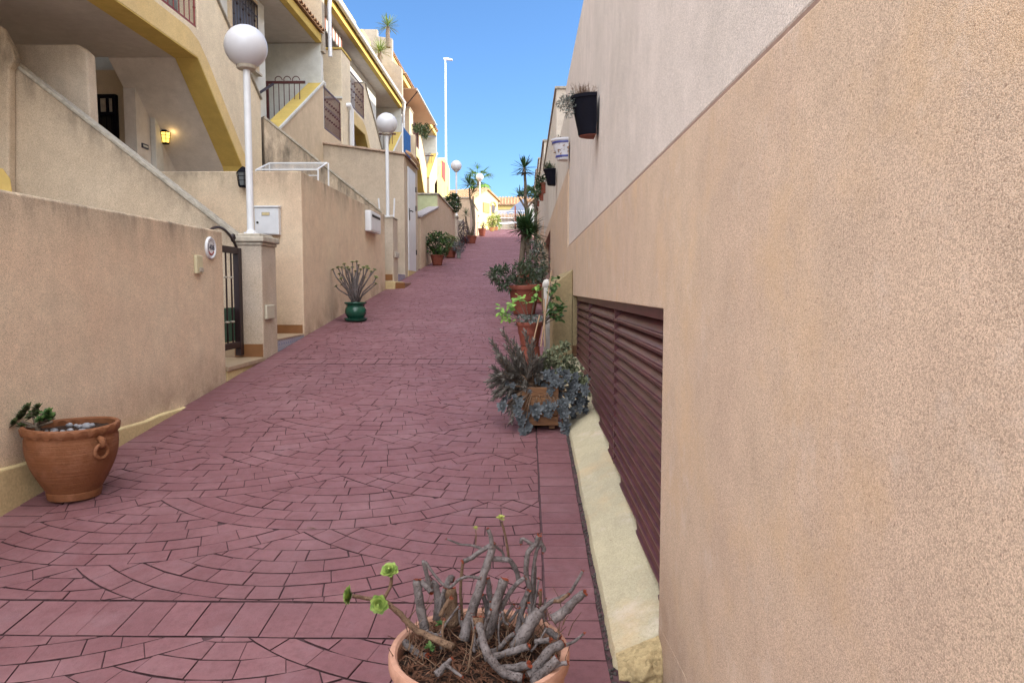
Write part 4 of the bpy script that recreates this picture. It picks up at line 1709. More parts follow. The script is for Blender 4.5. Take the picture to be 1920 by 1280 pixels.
# units beyond
for (a, b, zb, zt, xx, lb) in ((18.85, 26, 3.9, 5.32, RX + .005, "third pale wall on the right with grey end, beyond the tall dragon tree"),
                               (26.05, 33, 4.8, 6.15, RX + .01, "fourth pale wall on the right, above the row of clay wall pots"),
                               (33.05, 39.5, 5.6, 6.9, RX + .015, "last pale wall on the right, beside the sunlit end of the alley")):
    U = thing("boundary_wall", (xx + .1, a, gz(a)), lb, "wall", "rendered walls stepping up the right side")
    g = MB()
    g.px(xx, [(a, gz(a) - 1), (a, zb - .6), (b, zb - .6), (b, gz(a) - 1)], .2)
    g.build("lower_wall", M["near"], U, bevel=.01)
    g = MB()
    g.px(xx + .012, [(a, zb - .585), (a, zt), (b, zt), (b, zb - .585)], .3)
    g.box((xx + .33, a, 3), (2.4, a + .3, zt))
    g.build("upper_wall", M["white2"], U, bevel=.01)
    g = MB()
    g.box((xx - .03, a - .02, zt + .001), (xx + .34, b, zt + .05))
    g.build("coping", M["coping"], U, bevel=.006)
# the houses behind the right wall (upper storeys)
for (a, b, zt, xx, lb) in ((-6, 8, 10.6, 3.4, "upper storeys of the nearest right-hand house"), (8, 18.4, 10.9, 3.4, "upper storeys of the second right-hand house"),
                           (18.45, 28.5, 10.9, 3.4, "upper storeys of the third right-hand house"), (28.55, 39.4, 8.9, 3.4, "low upper storey of the last right-hand house")):
    U = thing("terraced_house", (5, a, gz(max(a, 0))), lb + " set back behind the wall", "house", "set-back houses behind the right wall")
    g = MB()
    g.box((xx + .2, a + .02, gz(max(a, 0)) - 1), (10, b - .02, zt))
    g.build("rear_block", M["cream"], U)
    g = MB()
    g.box((xx + .1, a + .04, zt + .001), (10.1, b - .04, zt + .18))
    g.build("roof_slab", M["stone"], U)

# louvres of the first opening
lv = thing("louvre_vent", (RX + .1, 4.6, .6), "maroon metal louvres in three panels under the near beige wall", "louvre")
bounds = [2.415, 4.04, 5.67, 6.975]
g = MB()
g.box((RX + .135, 2.415, .1), (RX + .155, 6.975, 1.48))
g.build("backing", M["dark"], lv)
for i in range(3):
    a, b = bounds[i] + .012, bounds[i + 1] - .012
    z = 1.43
    P = MB()
    while z > SL * a + .15:
        # one blade: outward lip low, inner edge high
        x0, x1 = RX + .035, RX + .092
        pts = [(x0, z - .056), (x0 + .004, z - .064), (x0 + .010, z - .060), (x1, z + .004), (x1, z + .009), (x0 + .010, z - .044), (x0 + .002, z - .046), (x0 - .001, z - .050)]
        P.prism([(px_, a, pz) for px_, pz in pts], (0, b - a, 0))
        z -= .061
    P.build("panel", M["louv"], lv)
for y in bounds[1:3] + [bounds[0] + .01, bounds[3] - .01]:
    g = MB()
    g.box((RX + .040, y - .010, .1), (RX + .125, y + .010, 1.475))
    g.build("mullion", M["louv"], lv)
g = MB()
g.box((RX + .035, 2.43, 1.437), (RX + .12, 6.90, 1.4795))
g.build("head_rail", M["louv"], lv)

# kerb wedge
kb = MB()
n = 90
secs = []
for i in range(n + 1):
    y = 2.33 + (7.0 - 2.33) * i / n
    j = .006 * mnoise.noise((y * 3, 1, 1)) + .004 * mnoise.noise((y * 15, 5, 1))
    k2 = .003 * mnoise.noise((y * 4, 9, 4)) + .003 * mnoise.noise((y * 17, 2, 7))
    zz = SL * y
    x_out = .303 + j
    if y < 2.36:
        sec = [(x_out + .02, zz - .2), (x_out + .02, zz - .02), (x_out + .04, zz + .0), (x_out + .08, zz + .03), (RX - .01, zz + .07), (RX + .2, zz + .07), (RX + .2, zz - .2)]
    else:
        e = min(1, (y - 2.36) / .06)
        sec = [(x_out, zz - .2), (x_out, zz + .008 * e), (x_out + .010, zz + .034 * e + k2), (x_out + .05, zz + .055 * e + k2), (RX + .0, zz + .09 * e + .02 + k2), (RX + .04, zz + .12 + k2), (RX + .2, zz + .13)]
        sec = [(a, b) for a, b in sec[:6]] + [(RX + .2, zz + .14 + k2)]
    secs.append([(a, y, b) for a, b in sec])
vs = [p for s_ in secs for p in s_]
m = 7
fs = []
for i in range(n):
    for q in range(m - 1):
        fs.append((i * m + q, (i + 1) * m + q, (i + 1) * m + q + 1, i * m + q + 1))
fs.append(tuple(range(m)))
kb.add(vs, [tuple(reversed(f)) for f in fs])
kb = kb.build("kerb", M["kerb"], None, smooth=True)
kind(kb)
# broken near end of the kerb
bk = MB()
nx_, nz_ = 26, 16
vs = []
for iz in range(nz_ + 1):
    for ix in range(nx_ + 1):
        fx_, fz_ = ix / nx_, iz / nz_
        x = .312 + (RX - .002 - .312) * fx_
        zt_ = SL * 2.36 + .040 + .065 * fx_ + .004 * mnoise.noise((x * 60, 3, 3))
        z = SL * 2.3 - .03 + (zt_ - SL * 2.3 + .03) * fz_
        y = 2.365 - .055 * math.sin(math.pi * min(1, fz_ * .62 + .30)) * (1 if fz_ < 1 else .2)
        y += .016 * mnoise.noise((x * 22, z * 22, 1.7)) + .009 * mnoise.noise((x * 60, z * 60, 4.1)) - .012 * math.sin(fx_ * 3.14)
        if iz == nz_:
            y = 2.40
        vs.append((x, y, z))
fs = []
for iz in range(nz_):
    for ix in range(nx_):
        a_ = iz * (nx_ + 1) + ix
        fs.append((a_, a_ + 1, a_ + nx_ + 2, a_ + nx_ + 1))
bk.add(vs, fs)
kind(bk.build("kerb_end", stucco("broken_mortar", (.46, .36, .20), (.33, .23, .11), grain=70, gb=1.2, speck=.3), smooth="all"))
# plinth beyond the louvres
pn = thing("wall_plinth", (.36, 10, 1), "rough yellow plinth block at the far end of the maroon louvres", "plinth")
g = MB()
xp = atY(1036, 600, 7.0).x
g.prism([(xp, 6.98, .5), (RX - .002, 6.98, .5), (RX - .002, 6.98, 1.74), (xp + .02, 6.98, 1.60), (xp, 6.98, 1.57)], (0, 6.4, 0))
M["plinth"] = stucco("yellow_plinth", (.33, .26, .145), (.28, .215, .12), grain=45, gb=1.0, speck=.12)
g.build("body", M["plinth"], pn, bevel=.01)
g = MB()
g.prism([(RX - .001, 6.985, 1.0), (RX + .2, 6.985, 1.0), (RX + .2, 6.985, 1.478), (RX - .001, 6.985, 1.478)], (0, .9, 0))
g.build("reveal", M["plinth"], pn)

# ---------------------------------------------------------------- hanging pots on the wall
def flat_back(g, cx, y, k=.78):
    """half-round wall pot: everything past the wall plane is pressed flat"""
    g.v = [(min(a, cx), y + (b - y) * k, c) for a, b, c in g.v]


def wall_pot(pxl, pxr, pyt, pyb, X, name, label, mat, rim=True, group=None):
    y = atX(pxr, pyt, X).y
    r = (X - (pxl - 985) / F * y) * .98
    zt, zb = atX(pxr, pyt, X).z, atX(pxr, pyb, X).z
    cx = X - .003
    P = thing(name, (cx, y, zb), label, "wall pot", group)
    g = MB()
    h = zt - zb
    rb = r * .66
    pr = [(rb * .8, 0), (rb, .0), (rb + .004, .01)] + [(rb + (r - rb) * i / 8, h * i / 8) for i in range(1, 8)]
    pr += [(r * .97, h * .90), (r * 1.02, h * .91), (r * 1.02, h), (r * .94, h), (r * .92, h * .9), (0.001, h * .88)]
    g.lathe((cx, y, zb), pr, 40)
    flat_back(g, cx, y)
    body = g.build("pot", mat, P, smooth=True)
    g = MB()
    g.lathe((cx, y, zb + h * .885), [(.001, .02), (r * .9, .0), (r * .9, -.01)], 40)
    flat_back(g, cx, y)
    g.build("soil", M["soil"], P)
    return P, Vector((cx - r * .5, y, zt)), r * .5, h


P, top, r, h = wall_pot(1067, 1117, 182, 254, RX, "hanging_flowerpot", "large black flowerpot with grey twigs hung high on the near pale wall", M["black"], group="flowerpots hung on the right wall")
g = MB()
g.lathe((top.x + r, top.y, top.z - h - .004), [(r * 1.28, 0.012), (r * 1.28, 0), (.001, 0)], 40)
flat_back(g, top.x + r, top.y)
g.build("base", M["terra3"], P)
hang1 = (P, top, r)
P, top, r, h = wall_pot(1032, 1065, 262, 300, RX, "hanging_flowerpot", "white ceramic flowerpot painted with blue bands hung on the pale wall", M["glz"] if "glz" in M else M["metalw"], group="flowerpots hung on the right wall")
g = MB()
for f in (.14, .80):
    rr = 2 * r * (.66 + .34 * f) + .003
    g.lathe((top.x + r, top.y, top.z - h + h * f), [(rr, -.008), (rr + .003, 0), (rr + .003, .010), (rr, .016)], 40)
flat_back(g, top.x + r, top.y)
g.build("blue_band", M["inkblue2"] if "inkblue2" in M else M["inkblue"], P, smooth=True)
g = MB()
for i in range(30):
    a = rnd.choice((-1.25, -1.7, -2.3, -2.9)) + rnd.uniform(-.22, .22)
    f = rnd.uniform(.28, .68)
    rr = 2 * r * (.66 + .34 * f) + .004
    p_ = Vector((top.x + r + rr * math.cos(a), top.y + .78 * rr * math.sin(a), top.z - h + h * f))
    g.leaf(p_, (rnd.uniform(-.4, .4), 0, rnd.uniform(-1, 1)), (math.cos(a), math.sin(a), 0), .03, .012, 0, fold=0)
g.build("painted_sprays", M["orn2"] if "orn2" in M else M["shutter"], P)
hang2 = (P, top, r)
P, top, r, h = wall_pot(1018, 1042, 318, 347, RX, "hanging_flowerpot", "smaller black flowerpot hung below the painted ceramic one", M["black"], group="flowerpots hung on the right wall")
hang3 = (P, top, r)
hang4 = []
for (a, b, c_, d_, lb) in ((1011, 1023, 343, 362, "nearer red clay pot on the wall beyond the black pots"), (1008, 1019, 361, 376, "lower red clay pot on the wall beyond the black pots"),
                           (1004, 1011, 377, 387, "tiny upper clay wall pot at the far end of the right wall"), (1003, 1009, 392, 402, "tiny lower clay wall pot at the far end of the right wall")):
    P, top, r, h = wall_pot(a, b, c_, d_, RX, "clay_wall_pot", lb, M["terra3"], group="clay pots on the far right wall")
    hang4.append((P, top, r))
# ---------------------------------------------------------------- plants
def rv(s=1.0):
    return Vector((rnd.gauss(0, 1), rnd.gauss(0, 1), rnd.gauss(0, 1))).normalized() * s


def rosette(g, p, d, size, n=22, w=.42, cup=.6, tight=False):
    """spiral of spoon shaped leaves about the axis d"""
    d = Vector(d).normalized()
    u = d.orthogonal().normalized()
    v = d.cross(u)
    p = Vector(p)
    for i in range(n):
        t = (i + .5) / n
        a = i * 2.39996
        out = u * math.cos(a) + v * math.sin(a)
        el = (cup * 1.15 * (1 - t) + .06) if tight else (cup * 1.35 * (1 - t) + .22)
        dirn = out * math.cos(el) + d * math.sin(el)
        L = size * (0.30 + .70 * t)
        g.leaf(p + d * size * .34 * (1 - t), dirn, d, L, L * w * (1.25 if tight else 1), curl=-.10 if tight else -.12, tip=.12, wide=.68, fold=.25)
    if tight or n > 14:
        g.blob(p + d * size * .36, (size * .2,) * 3, 8, .05)


def foliage(g, c, r, n, L, W, down=.2, flat=1.0, big=False):
    """leaf clumps spread through an ellipsoid, uneven outline"""
    c = Vector(c)
    k = 0
    while k < n:
        q = rv()
        rad = rnd.uniform(.35, 1.0) ** .6
        bump_ = .75 + .45 * (mnoise.noise(q * 2.2 + c * 7) + .35)
        p = c + Vector((q.x * r[0], q.y * r[1], q.z * r[2] * flat)) * rad * bump_
        for _ in range(3):
            d = (q * .9 + rv(.8) + Vector((0, 0, -down))).normalized()
            if big:
                g.leaf(p + rv(L * .4), d, Vector((0, 0, 1)) + rv(.5), L * rnd.uniform(.6, 1.2), W, curl=rnd.uniform(0, .5))
            else:
                g.qleaf(p + rv(L * .4), d, Vector((0, 0, 1)) + rv(.6), L * rnd.uniform(.6, 1.2), W * rnd.uniform(.7, 1.2))
            k += 1


def pot_lathe(c, r, h, style="plain", n=48):
    x, y, z = c
    if style == "plain":
        rb = r * .66
        pr = [(rb * .9, 0), (rb, 0), (rb + .004, .008)]
        pr += [(rb + (r * .93 - rb) * i / 8, h * .84 * i / 8) for i in range(1, 9)]
        pr += [(r, h * .845), (r * 1.01, h * .86), (r * 1.01, h * .985), (r * .99, h), (r * .92, h), (r * .90, h * .98), (r * .86, h * .5)]
    elif style == "bowl":
        pr = [(r * .55, 0), (r * .6, 0), (r * .62, .01)]
        pr += [(r * (.62 + .33 * math.sin(i / 8 * math.pi / 2)), h * .85 * i / 8) for i in range(1, 9)]
        pr += [(r * .985, h * .87), (r * 1.0, h * .90), (r * 1.0, h * .97), (r * .985, h), (r * .93, h * 1.0), (r * .905, h * .98), (r * .88, h * .5)]
    elif style == "urn":
        pr = [(r * .50, 0), (r * .56, 0), (r * .57, h * .04), (r * .59, h * .08), (r * .575, h * .10)]
        for i in range(1, 15):
            t = i / 14
            pr.append((r * (.575 + .40 * math.sin(min(1, t * 1.12) * math.pi / 2) ** 1.0), h * (.10 + .72 * t)))
        pr += [(r * .955, h * .86), (r * .965, h * .885), (r * 1.01, h * .90), (r * 1.02, h * .93), (r * 1.03, h * .965), (r * 1.0, h * .995), (r * .94, h * 1.0), (r * .91, h * .98), (r * .92, h * .9), (r * .93, h * .6)]
    elif style == "belly":
        pr = [(r * .55, 0), (r * .62, 0), (r * .64, h * .03)]
        for i in range(1, 13):
            t = i / 12
            pr.append((r * (.64 + .34 * math.sin(t * math.pi * .92) ** .7), h * (.03 + .72 * t)))
        pr += [(r * .83, h * .78), (r * .86, h * .81), (r * .98, h * .88), (r * 1.02, h * .90), (r * 1.04, h * .93), (r * 1.02, h * .96), (r * .95, h * .97), (r * .9, h * .95), (r * .8, h * .7)]
    g = MB()
    fn = None
    if style == "urn":
        zr0, zr1 = h * .89, h * .97
        def fn(rr, zz, a, i):
            if zr0 < zz < zr1:
                return rr + r * .012 * math.sin(a * 22), zz + .006 * math.sin(a * 22)
            return rr * (1 + .006 * math.sin(3 * a + 1)), zz + .004 * math.sin(2 * a) * (zz / h)
        n = 132
    g.lathe(c, pr, n, fn)
    return g


def pot(loc, r, h, style, mat, label, name="potted_plant", cat="potted plant", soilz=.86, group=None):
    P = thing(name, loc, label, cat, group)
    o = pot_lathe(loc, r, h, style).build("pot", mat, P, smooth=True)
    g = MB()
    n = 28
    vs, fs = [Vector(loc) + Vector((0, 0, h * soilz + .01))], []
    rings = 6
    for i in range(1, rings + 1):
        for k in range(n):
            a = 2 * math.pi * k / n
            rr = r * .89 * i / rings
            vs.append(Vector(loc) + Vector((rr * math.cos(a), rr * math.sin(a), h * soilz + rnd.uniform(-.006, .008))))
    for k in range(n):
        fs.append((0, 1 + k, 1 + (k + 1) % n))
    for i in range(rings - 1):
        for k in range(n):
            a, b = 1 + i * n + k, 1 + i * n + (k + 1) % n
            fs.append((a, a + n, b + n, b))
    g.add(vs, fs)
    g.build("soil", M["soil"], P)
    return P, o


# ---- front pot with cut succulent stems
fy = 1.945
fx = atY(899, 1230, fy).x
FZ = gz(fy)
P, o = pot((fx, fy, FZ + .012), .252, .325, "bowl", M["terra2"], "large clay bowl of leafless grey cut succulent stems, foreground bottom", soilz=.87)
SZ = FZ + .012 + .325 * .87
g = MB()
for i in range(1500):
    a, q = rnd.uniform(0, 6.283), .222 * rnd.random() ** .5
    p = Vector((fx + q * math.cos(a), fy + q * math.sin(a), SZ + rnd.uniform(0, .022)))
    d = Vector((rnd.gauss(0, 1), rnd.gauss(0, 1), rnd.gauss(0, .35))).normalized()
    L = rnd.uniform(.008, .035)
    g.qleaf(p, d, (0, 0, 1), L, rnd.uniform(.002, .009))
for i in range(160):
    a, q = rnd.uniform(0, 6.283), .22 * rnd.random() ** .5
    p = Vector((fx + q * math.cos(a), fy + q * math.sin(a), SZ + rnd.uniform(0, .02)))
    d = Vector((rnd.gauss(0, 1), rnd.gauss(0, 1), rnd.gauss(0.2, .4))).normalized() * rnd.uniform(.03, .09)
    g.tube([p, p + d * .5 + rv(.006), p + d], [.0018, .0009], 4)
g.build("mulch", M["chips"], P)
OX, OY = 720, 1040


def zp(zx, zy, y):
    return atY(OX + zx / 4.92, OY + zy / 4.92, y)


def stem(pts, r0, r1, mat="bark", cut=True, n=12, fine=4):
    """pts: (zx, zy, depth y) -> smooth tube with knots"""
    q = [zp(*p) for p in pts]
    path = []
    m = len(q)
    for i in range(m - 1):
        p0, p1, p2, p3 = q[max(0, i - 1)], q[i], q[i + 1], q[min(m - 1, i + 2)]
        for s_ in range(fine):
            t = s_ / fine
            path.append(.5 * ((2 * p1) + (p2 - p0) * t + (2 * p0 - 5 * p1 + 4 * p2 - p3) * t * t + (3 * p1 - p0 - 3 * p2 + p3) * t ** 3))
    path.append(q[-1])
    k = len(path)
    r0, r1 = r0 * .86, r1 * .84
    rr = []
    for i in range(k):
        t = i / (k - 1)
        rr.append((r0 + (r1 - r0) * t) * (1 + .10 * math.sin(i * 1.9 + r0 * 900) * .6 + rnd.uniform(-.04, .04)))
    path = [p + rv(r0 * .10) for p in path]
    g = MB()
    g.tube(path, rr, n, wob=.03)
    s_ = g.build("stem", M[mat], P, smooth="all")
    if cut:
        e = (path[-1] - path[-2]).normalized()
        g = MB()
        c = path[-1] - e * .001
        u = e.orthogonal().normalized()
        w = e.cross(u)
        vs = [c + e * .001]
        for a in range(10):
            an = a * .6283
            vs.append(c + (u * math.cos(an) + w * math.sin(an)) * r1 * 1.02 + e * rnd.uniform(.0, .006))
        g.add(vs, [(0, 1 + a, 1 + (a + 1) % 10) for a in range(10)])
        for a in range(2):
            g.qleaf(c + rv(r1 * .7), e + rv(.9), e, .009, .003)
        g.build("cut_end", M["cut"], s_)
    return s_


f_ = fy + .03
twigs = MB()
stem([(375, 690, f_ + .03), (345, 520, f_ + .04), (320, 380, f_ + .04), (305, 230, f_ + .05)], .0165, .0150)
stem([(350, 250, f_ + .05), (400, 300, f_ + .04), (440, 345, f_ + .03)], .010, .010)
stem([(630, 640, f_ + .08), (625, 480, f_ + .09), (610, 300, f_ + .10)], .026, .020, "bark_b")
stem([(480, 600, f_ + .09), (500, 450, f_ + .09), (470, 280, f_ + .10), (430, 260, f_ + .10)], .014, .012)
stem([(560, 560, f_ + .1), (545, 420, f_ + .1), (600, 230, f_ + .11), (640, 220, f_ + .11)], .010, .012)
stem([(730, 780, f_ + .02), (800, 560, f_ + .04), (870, 330, f_ + .06), (930, 150, f_ + .08), (985, -20, f_ + .10), (1010, -110, f_ + .11)], .0185, .0115)
stem([(990, -60, f_ + .10), (985, -170, f_ + .10), (960, -235, f_ + .10)], .009, .0065)
stem([(985, -90, f_ + .11), (880, -30, f_ + .10), (800, 30, f_ + .09), (735, 55, f_ + .08)], .0085, .008)
stem([(720, 560, f_ + .1), (705, 300, f_ + .1), (730, 60, f_ + .09)], .005, .006, "bark_b")
stem([(900, -60, f_ + .12), (800, -90, f_ + .11), (700, -100, f_ + .10), (580, -150, f_ + .09)], .005, .003)
stem([(960, 30, f_ + .10), (1090, 40, f_ + .11), (1170, 60, f_ + .11), (1230, 170, f_ + .12), (1235, 260, f_ + .12)], .010, .008)
stem([(1010, -90, f_ + .12), (1090, -30, f_ + .13), (1110, 50, f_ + .13)], .005, .004)
stem([(960, 760, f_ + .0), (1000, 600, f_ + .01), (1050, 400, f_ + .02), (1110, 230, f_ + .03)], .0155, .0165)
stem([(1020, 690, f_ + .1), (985, 470, f_ + .1), (960, 220, f_ + .1)], .012, .009)
stem([(930, 640, f_ + .1), (950, 480, f_ + .1), (910, 370, f_ + .1)], .009, .008)
stem([(1060, 560, f_ + .02), (1110, 430, f_ + .04), (1200, 290, f_ + .06), (1300, 210, f_ + .07)], .009, .008)
stem([(1220, 740, f_ + .05), (1270, 520, f_ + .06), (1330, 330, f_ + .07)], .0105, .009)
stem([(1350, 600, f_ + .07), (1350, 350, f_ + .08), (1310, 170, f_ + .08), (1330, -20, f_ + .09), (1400, -100, f_ + .1), (1430, -180, f_ + .1)], .0095, .009)
stem([(1390, 520, f_ + .09), (1370, 250, f_ + .09), (1400, -10, f_ + .1), (1450, -110, f_ + .1)], .007, .006)
stem([(1250, 620, f_ + .1), (1300, 450, f_ + .1), (1420, 350, f_ + .1)], .009, .009)
stem([(1400, -80, f_ + .1), (1280, -150, f_ + .1), (1265, -110, f_ + .1)], .006, .006)
stem([(1440, -130, f_ + .1), (1480, -60, f_ + .1), (1470, -30, f_ + .1)], .006, .006)
stem([(1400, 100, f_ + .1), (1390, 380, f_ + .1)], .004, .004, cut=False)
stem([(1440, 470, f_ + .05), (1445, 330, f_ + .05)], .005, .006, "bark_b")
stem([(1190, 880, f_ - .03), (1290, 730, f_ - .02), (1390, 580, f_ - .01), (1440, 515, f_ + .0)], .024, .019)
stem([(1560, 590, f_ - .02), (1640, 540, f_ - .02), (1740, 440, f_ - .02), (1850, 345, f_ - .02)], .0185, .0125)
stem([(1440, 520, f_ - .01), (1540, 430, f_ + .0), (1680, 370, f_ + .01), (1740, 310, f_ + .01), (1830, 150, f_ + .02)], .0085, .005)
stem([(1560, 420, f_ + .0), (1620, 420, f_ + .0), (1700, 360, f_ + .0)], .008, .006, "bark_b")
stem([(1490, 680, f_ + .02), (1550, 720, f_ + .0), (1620, 765, f_ - .02)], .011, .011)
stem([(1400, 800, f_ - .03), (1460, 790, f_ - .04), (1530, 780, f_ - .05)], .010, .0085)
stem([(930, 945, f_ - .07), (1080, 920, f_ - .08), (1220, 875, f_ - .09), (1330, 840, f_ - .10)], .0115, .0115)
stem([(980, 890, f_ - .03), (1060, 860, f_ - .04), (1130, 780, f_ - .03), (1200, 720, f_ - .02)], .008, .007)
stem([(1060, 1050, f_ - .13), (1200, 1040, f_ - .13), (1340, 1010, f_ - .14)], .0125, .013)
stem([(1350, 1120, f_ - .14), (1420, 1020, f_ - .13), (1520, 890, f_ - .12), (1640, 815, f_ - .10)], .0175, .014)
stem([(1370, 1180, f_ - .17), (1480, 1070, f_ - .16), (1600, 950, f_ - .15)], .014, .014)
stem([(1500, 1080, f_ - .15), (1600, 1010, f_ - .15), (1690, 995, f_ - .15)], .008, .007)
stem([(1640, 840, f_ - .10), (1750, 800, f_ - .09), (1840, 725, f_ - .09)], .006, .004)
stem([(865, 600, f_ - .06), (900, 720, f_ - .10), (930, 860, f_ - .13), (1000, 980, f_ - .15), (1120, 1090, f_ - .16), (1280, 1135, f_ - .17)], .0125, .014)
stem([(880, 640, f_ - .07), (860, 580, f_ - .06)], .016, .016, "bark_b")
stem([(380, 60, f_ + .03), (470, 190, f_ + .02), (560, 280, f_ + .01), (620, 290, f_ + .01), (690, 225, f_ + .01), (780, 200, f_ + .02), (890, 215, f_ + .03)], .005, .005)
stem([(360, 50, f_ + .06), (400, 200, f_ + .06), (420, 300, f_ + .06)], .006, .010)
stem([(500, 560, f_ + .03), (530, 420, f_ + .04), (560, 310, f_ + .05)], .006, .008)
stem([(520, 560, f_ + .02), (580, 450, f_ + .02), (620, 400, f_ + .02)], .008, .008, "bark_b")
stem([(1090, 520, f_ + .0), (1110, 610, f_ + .0), (1150, 640, f_ + .0)], .005, .004)
stem([(480, 1110, f_ - .16), (550, 1030, f_ - .15), (620, 960, f_ - .14)], .014, .006)
stem([(390, 700, f_ + .0), (430, 730, f_ + .0), (520, 750, f_ + .0)], .009, .008)
stem([(190, 800, f_ + .02), (260, 870, f_ - .01), (340, 920, f_ - .03), (400, 930, f_ - .05)], .012, .010)
stem([(770, 1100, f_ - .12), (800, 900, f_ - .11), (835, 680, f_ - .08)], .0035, .003, "bark_b")
stem([(560, 1000, f_ - .15), (650, 1070, f_ - .16), (720, 1120, f_ - .17)], .006, .004)
for i in range(26):
    a, b = rnd.uniform(380, 1500), rnd.uniform(560, 900)
    yy = f_ + .12 - .26 * (b - 450) / 700
    L, th_ = rnd.uniform(120, 420), rnd.uniform(-2.1, -.9)
    r_ = rnd.uniform(.0035, .0075)
    bend = rnd.uniform(-40, 40)
    stem([(a, b, yy), (a + L * .35 * math.cos(th_) + bend, b + L * .35 * math.sin(th_), yy + .01), (a + L * .7 * math.cos(th_) + bend * .6, b + L * .7 * math.sin(th_), yy + .015), (a + L * math.cos(th_), b + L * math.sin(th_), yy + .02)], r_, r_ * .8, rnd.choice(("bark", "bark", "bark_b")), n=8, fine=3)
for i in range(150):
    a = rnd.uniform(150, 1700)
    b = rnd.uniform(500, 1150)
    yy = f_ + .14 - .28 * (b - 450) / 700
    L = rnd.uniform(60, 260)
    th_ = rnd.uniform(-2.6, -.5)
    if True:
        twigs.tube([zp(a, b, yy), zp(a + L * .5 * math.cos(th_) + rnd.uniform(-25, 25), b + L * .5 * math.sin(th_), yy + .01), zp(a + L * math.cos(th_), b + L * math.sin(th_), yy + .01)], [rnd.uniform(.001, .0024), .0008], 5)
twigs.build("dry_twigs", M["bark_b"], P)
# living arm with three green rosettes
A_ = [(645, 850, f_ - .06), (450, 765, f_ - .03), (280, 680, f_ + .0), (150, 545, f_ + .0), (30, 440, f_ + .0)]
stem(A_, .0125, .0085, "bark_b", cut=False)
stem([(30, 440, f_), (-10, 425, f_), (-150, 400, f_ - .01), (-290, 375, f_ - .02)], .008, .0065, "bark_b", cut=False)
stem([(20, 440, f_), (0, 400, f_), (60, 290, f_ + .01), (70, 190, f_ + .02)], .006, .0055, "bark_b", cut=False)
for (zx, zy, yy, dd, sz, nn) in ((-305, 372, f_ - .02, (-1, -.5, .25), .032, 46), (-40, 455, f_ - .02, (-.1, -1, .35), .031, 50), (55, 150, f_ + .02, (-.1, -.6, .9), .030, 46)):
    g = MB()
    rosette(g, zp(zx, zy, yy), dd, sz, nn, w=.62, cup=.85, tight=True)
    g.build("rosette", M["lf_aeo"], P, smooth="all")
stem([(1150, 20, f_ + .12), (1125, -150, f_ + .12), (1085, -310, f_ + .12)], .0045, .004, "bark_b", cut=False)
stem([(845, -70, f_ + .12), (850, -170, f_ + .12), (845, -230, f_ + .12)], .002, .002, "bark_b", cut=False)
for (zx, zy, yy, sz) in ((1078, -335, f_ + .12, .017), (845, -245, f_ + .12, .010)):
    g = MB()
    rosette(g, zp(zx, zy, yy), (0, -.3, 1), sz, 16, w=.5, cup=.9, tight=True)
    g.build("rosette", M["lf_yel"], P, smooth="all")
g = MB()
for (zx, zy) in ((530, 640), (430, 850)):
    c = zp(zx, zy, f_ + (.05 if zx > 500 else -.06))
    for k in range(14):
        d = rv()
        d.z = abs(d.z)
        g.leaf(c, d, (0, 0, 1), rnd.uniform(.012, .022), .010, .2)
g.build("weed", M["lf_green"], P)

# ---- big urn at the left
bx, by = -2.45, 3.80
BZ = gz(by) + .012
P, o = pot((bx, by, BZ), .228, .395, "urn", M["terra"], "big brown terracotta urn with scalloped rim and ring handle, small aeonium inside", soilz=.90)
g = MB()
for sgn in (0, 1):
    an = -.42 + math.pi * sgn
    cdir = Vector((math.cos(an), math.sin(an), 0))
    tdir = Vector((-cdir.y, cdir.x, 0))
    c = Vector((bx, by, BZ)) + cdir * .234 + Vector((0, 0, .265))
    pts = [c + tdir * .036 * math.cos(t) + Vector((0, 0, .036 * math.sin(t))) + cdir * .004 for t in [x * math.pi / 10 for x in range(21)]]
    g.tube(pts, .010, 8, cap=False)
    g.tube([c + Vector((0, 0, .07)) - cdir * .012, c + Vector((0, 0, .062)) + cdir * .014, c + Vector((0, 0, .036)) + cdir * .022, c + Vector((0, 0, .022)) + cdir * .006], [.016, .018, .015, .010], 8)
g.build("ring_handle", M["terra"], P, smooth="all")
top = BZ + .395 * .90
g = MB()
for i in range(14):
    a, q = rnd.uniform(1.0, 6.6), rnd.uniform(.05, .17)
    s_ = rnd.uniform(.010, .022)
    g.blob((bx + q * math.cos(a), by + q * math.sin(a), top + s_ * .5), (s_, s_ * .8, s_ * .7), 8, .12)
g.blob((bx + .07, by + .02, top + .02), (.028, .022, .02), 10, .1)
g.build("pebble_mulch", M["pebble"], P, smooth="all")
sp = atY(72, 835, 3.72)
sp.z = top
c0 = atY(70, 800, 3.72)
g = MB()
g.tube([sp, sp.lerp(c0, .6) + Vector((.004, 0, 0)), c0 + Vector((0, 0, .03))], [.015, .012, .012], 10, wob=.05)
for (qx, qy) in ((40, 790), (58, 772), (90, 785), (78, 775), (48, 800), (98, 790)):
    g.tube([c0, atY(qx, qy, 3.72 + rnd.uniform(-.04, .04))], [.009, .006], 7)
g.build("stem", M["trunk"], P, smooth="all")
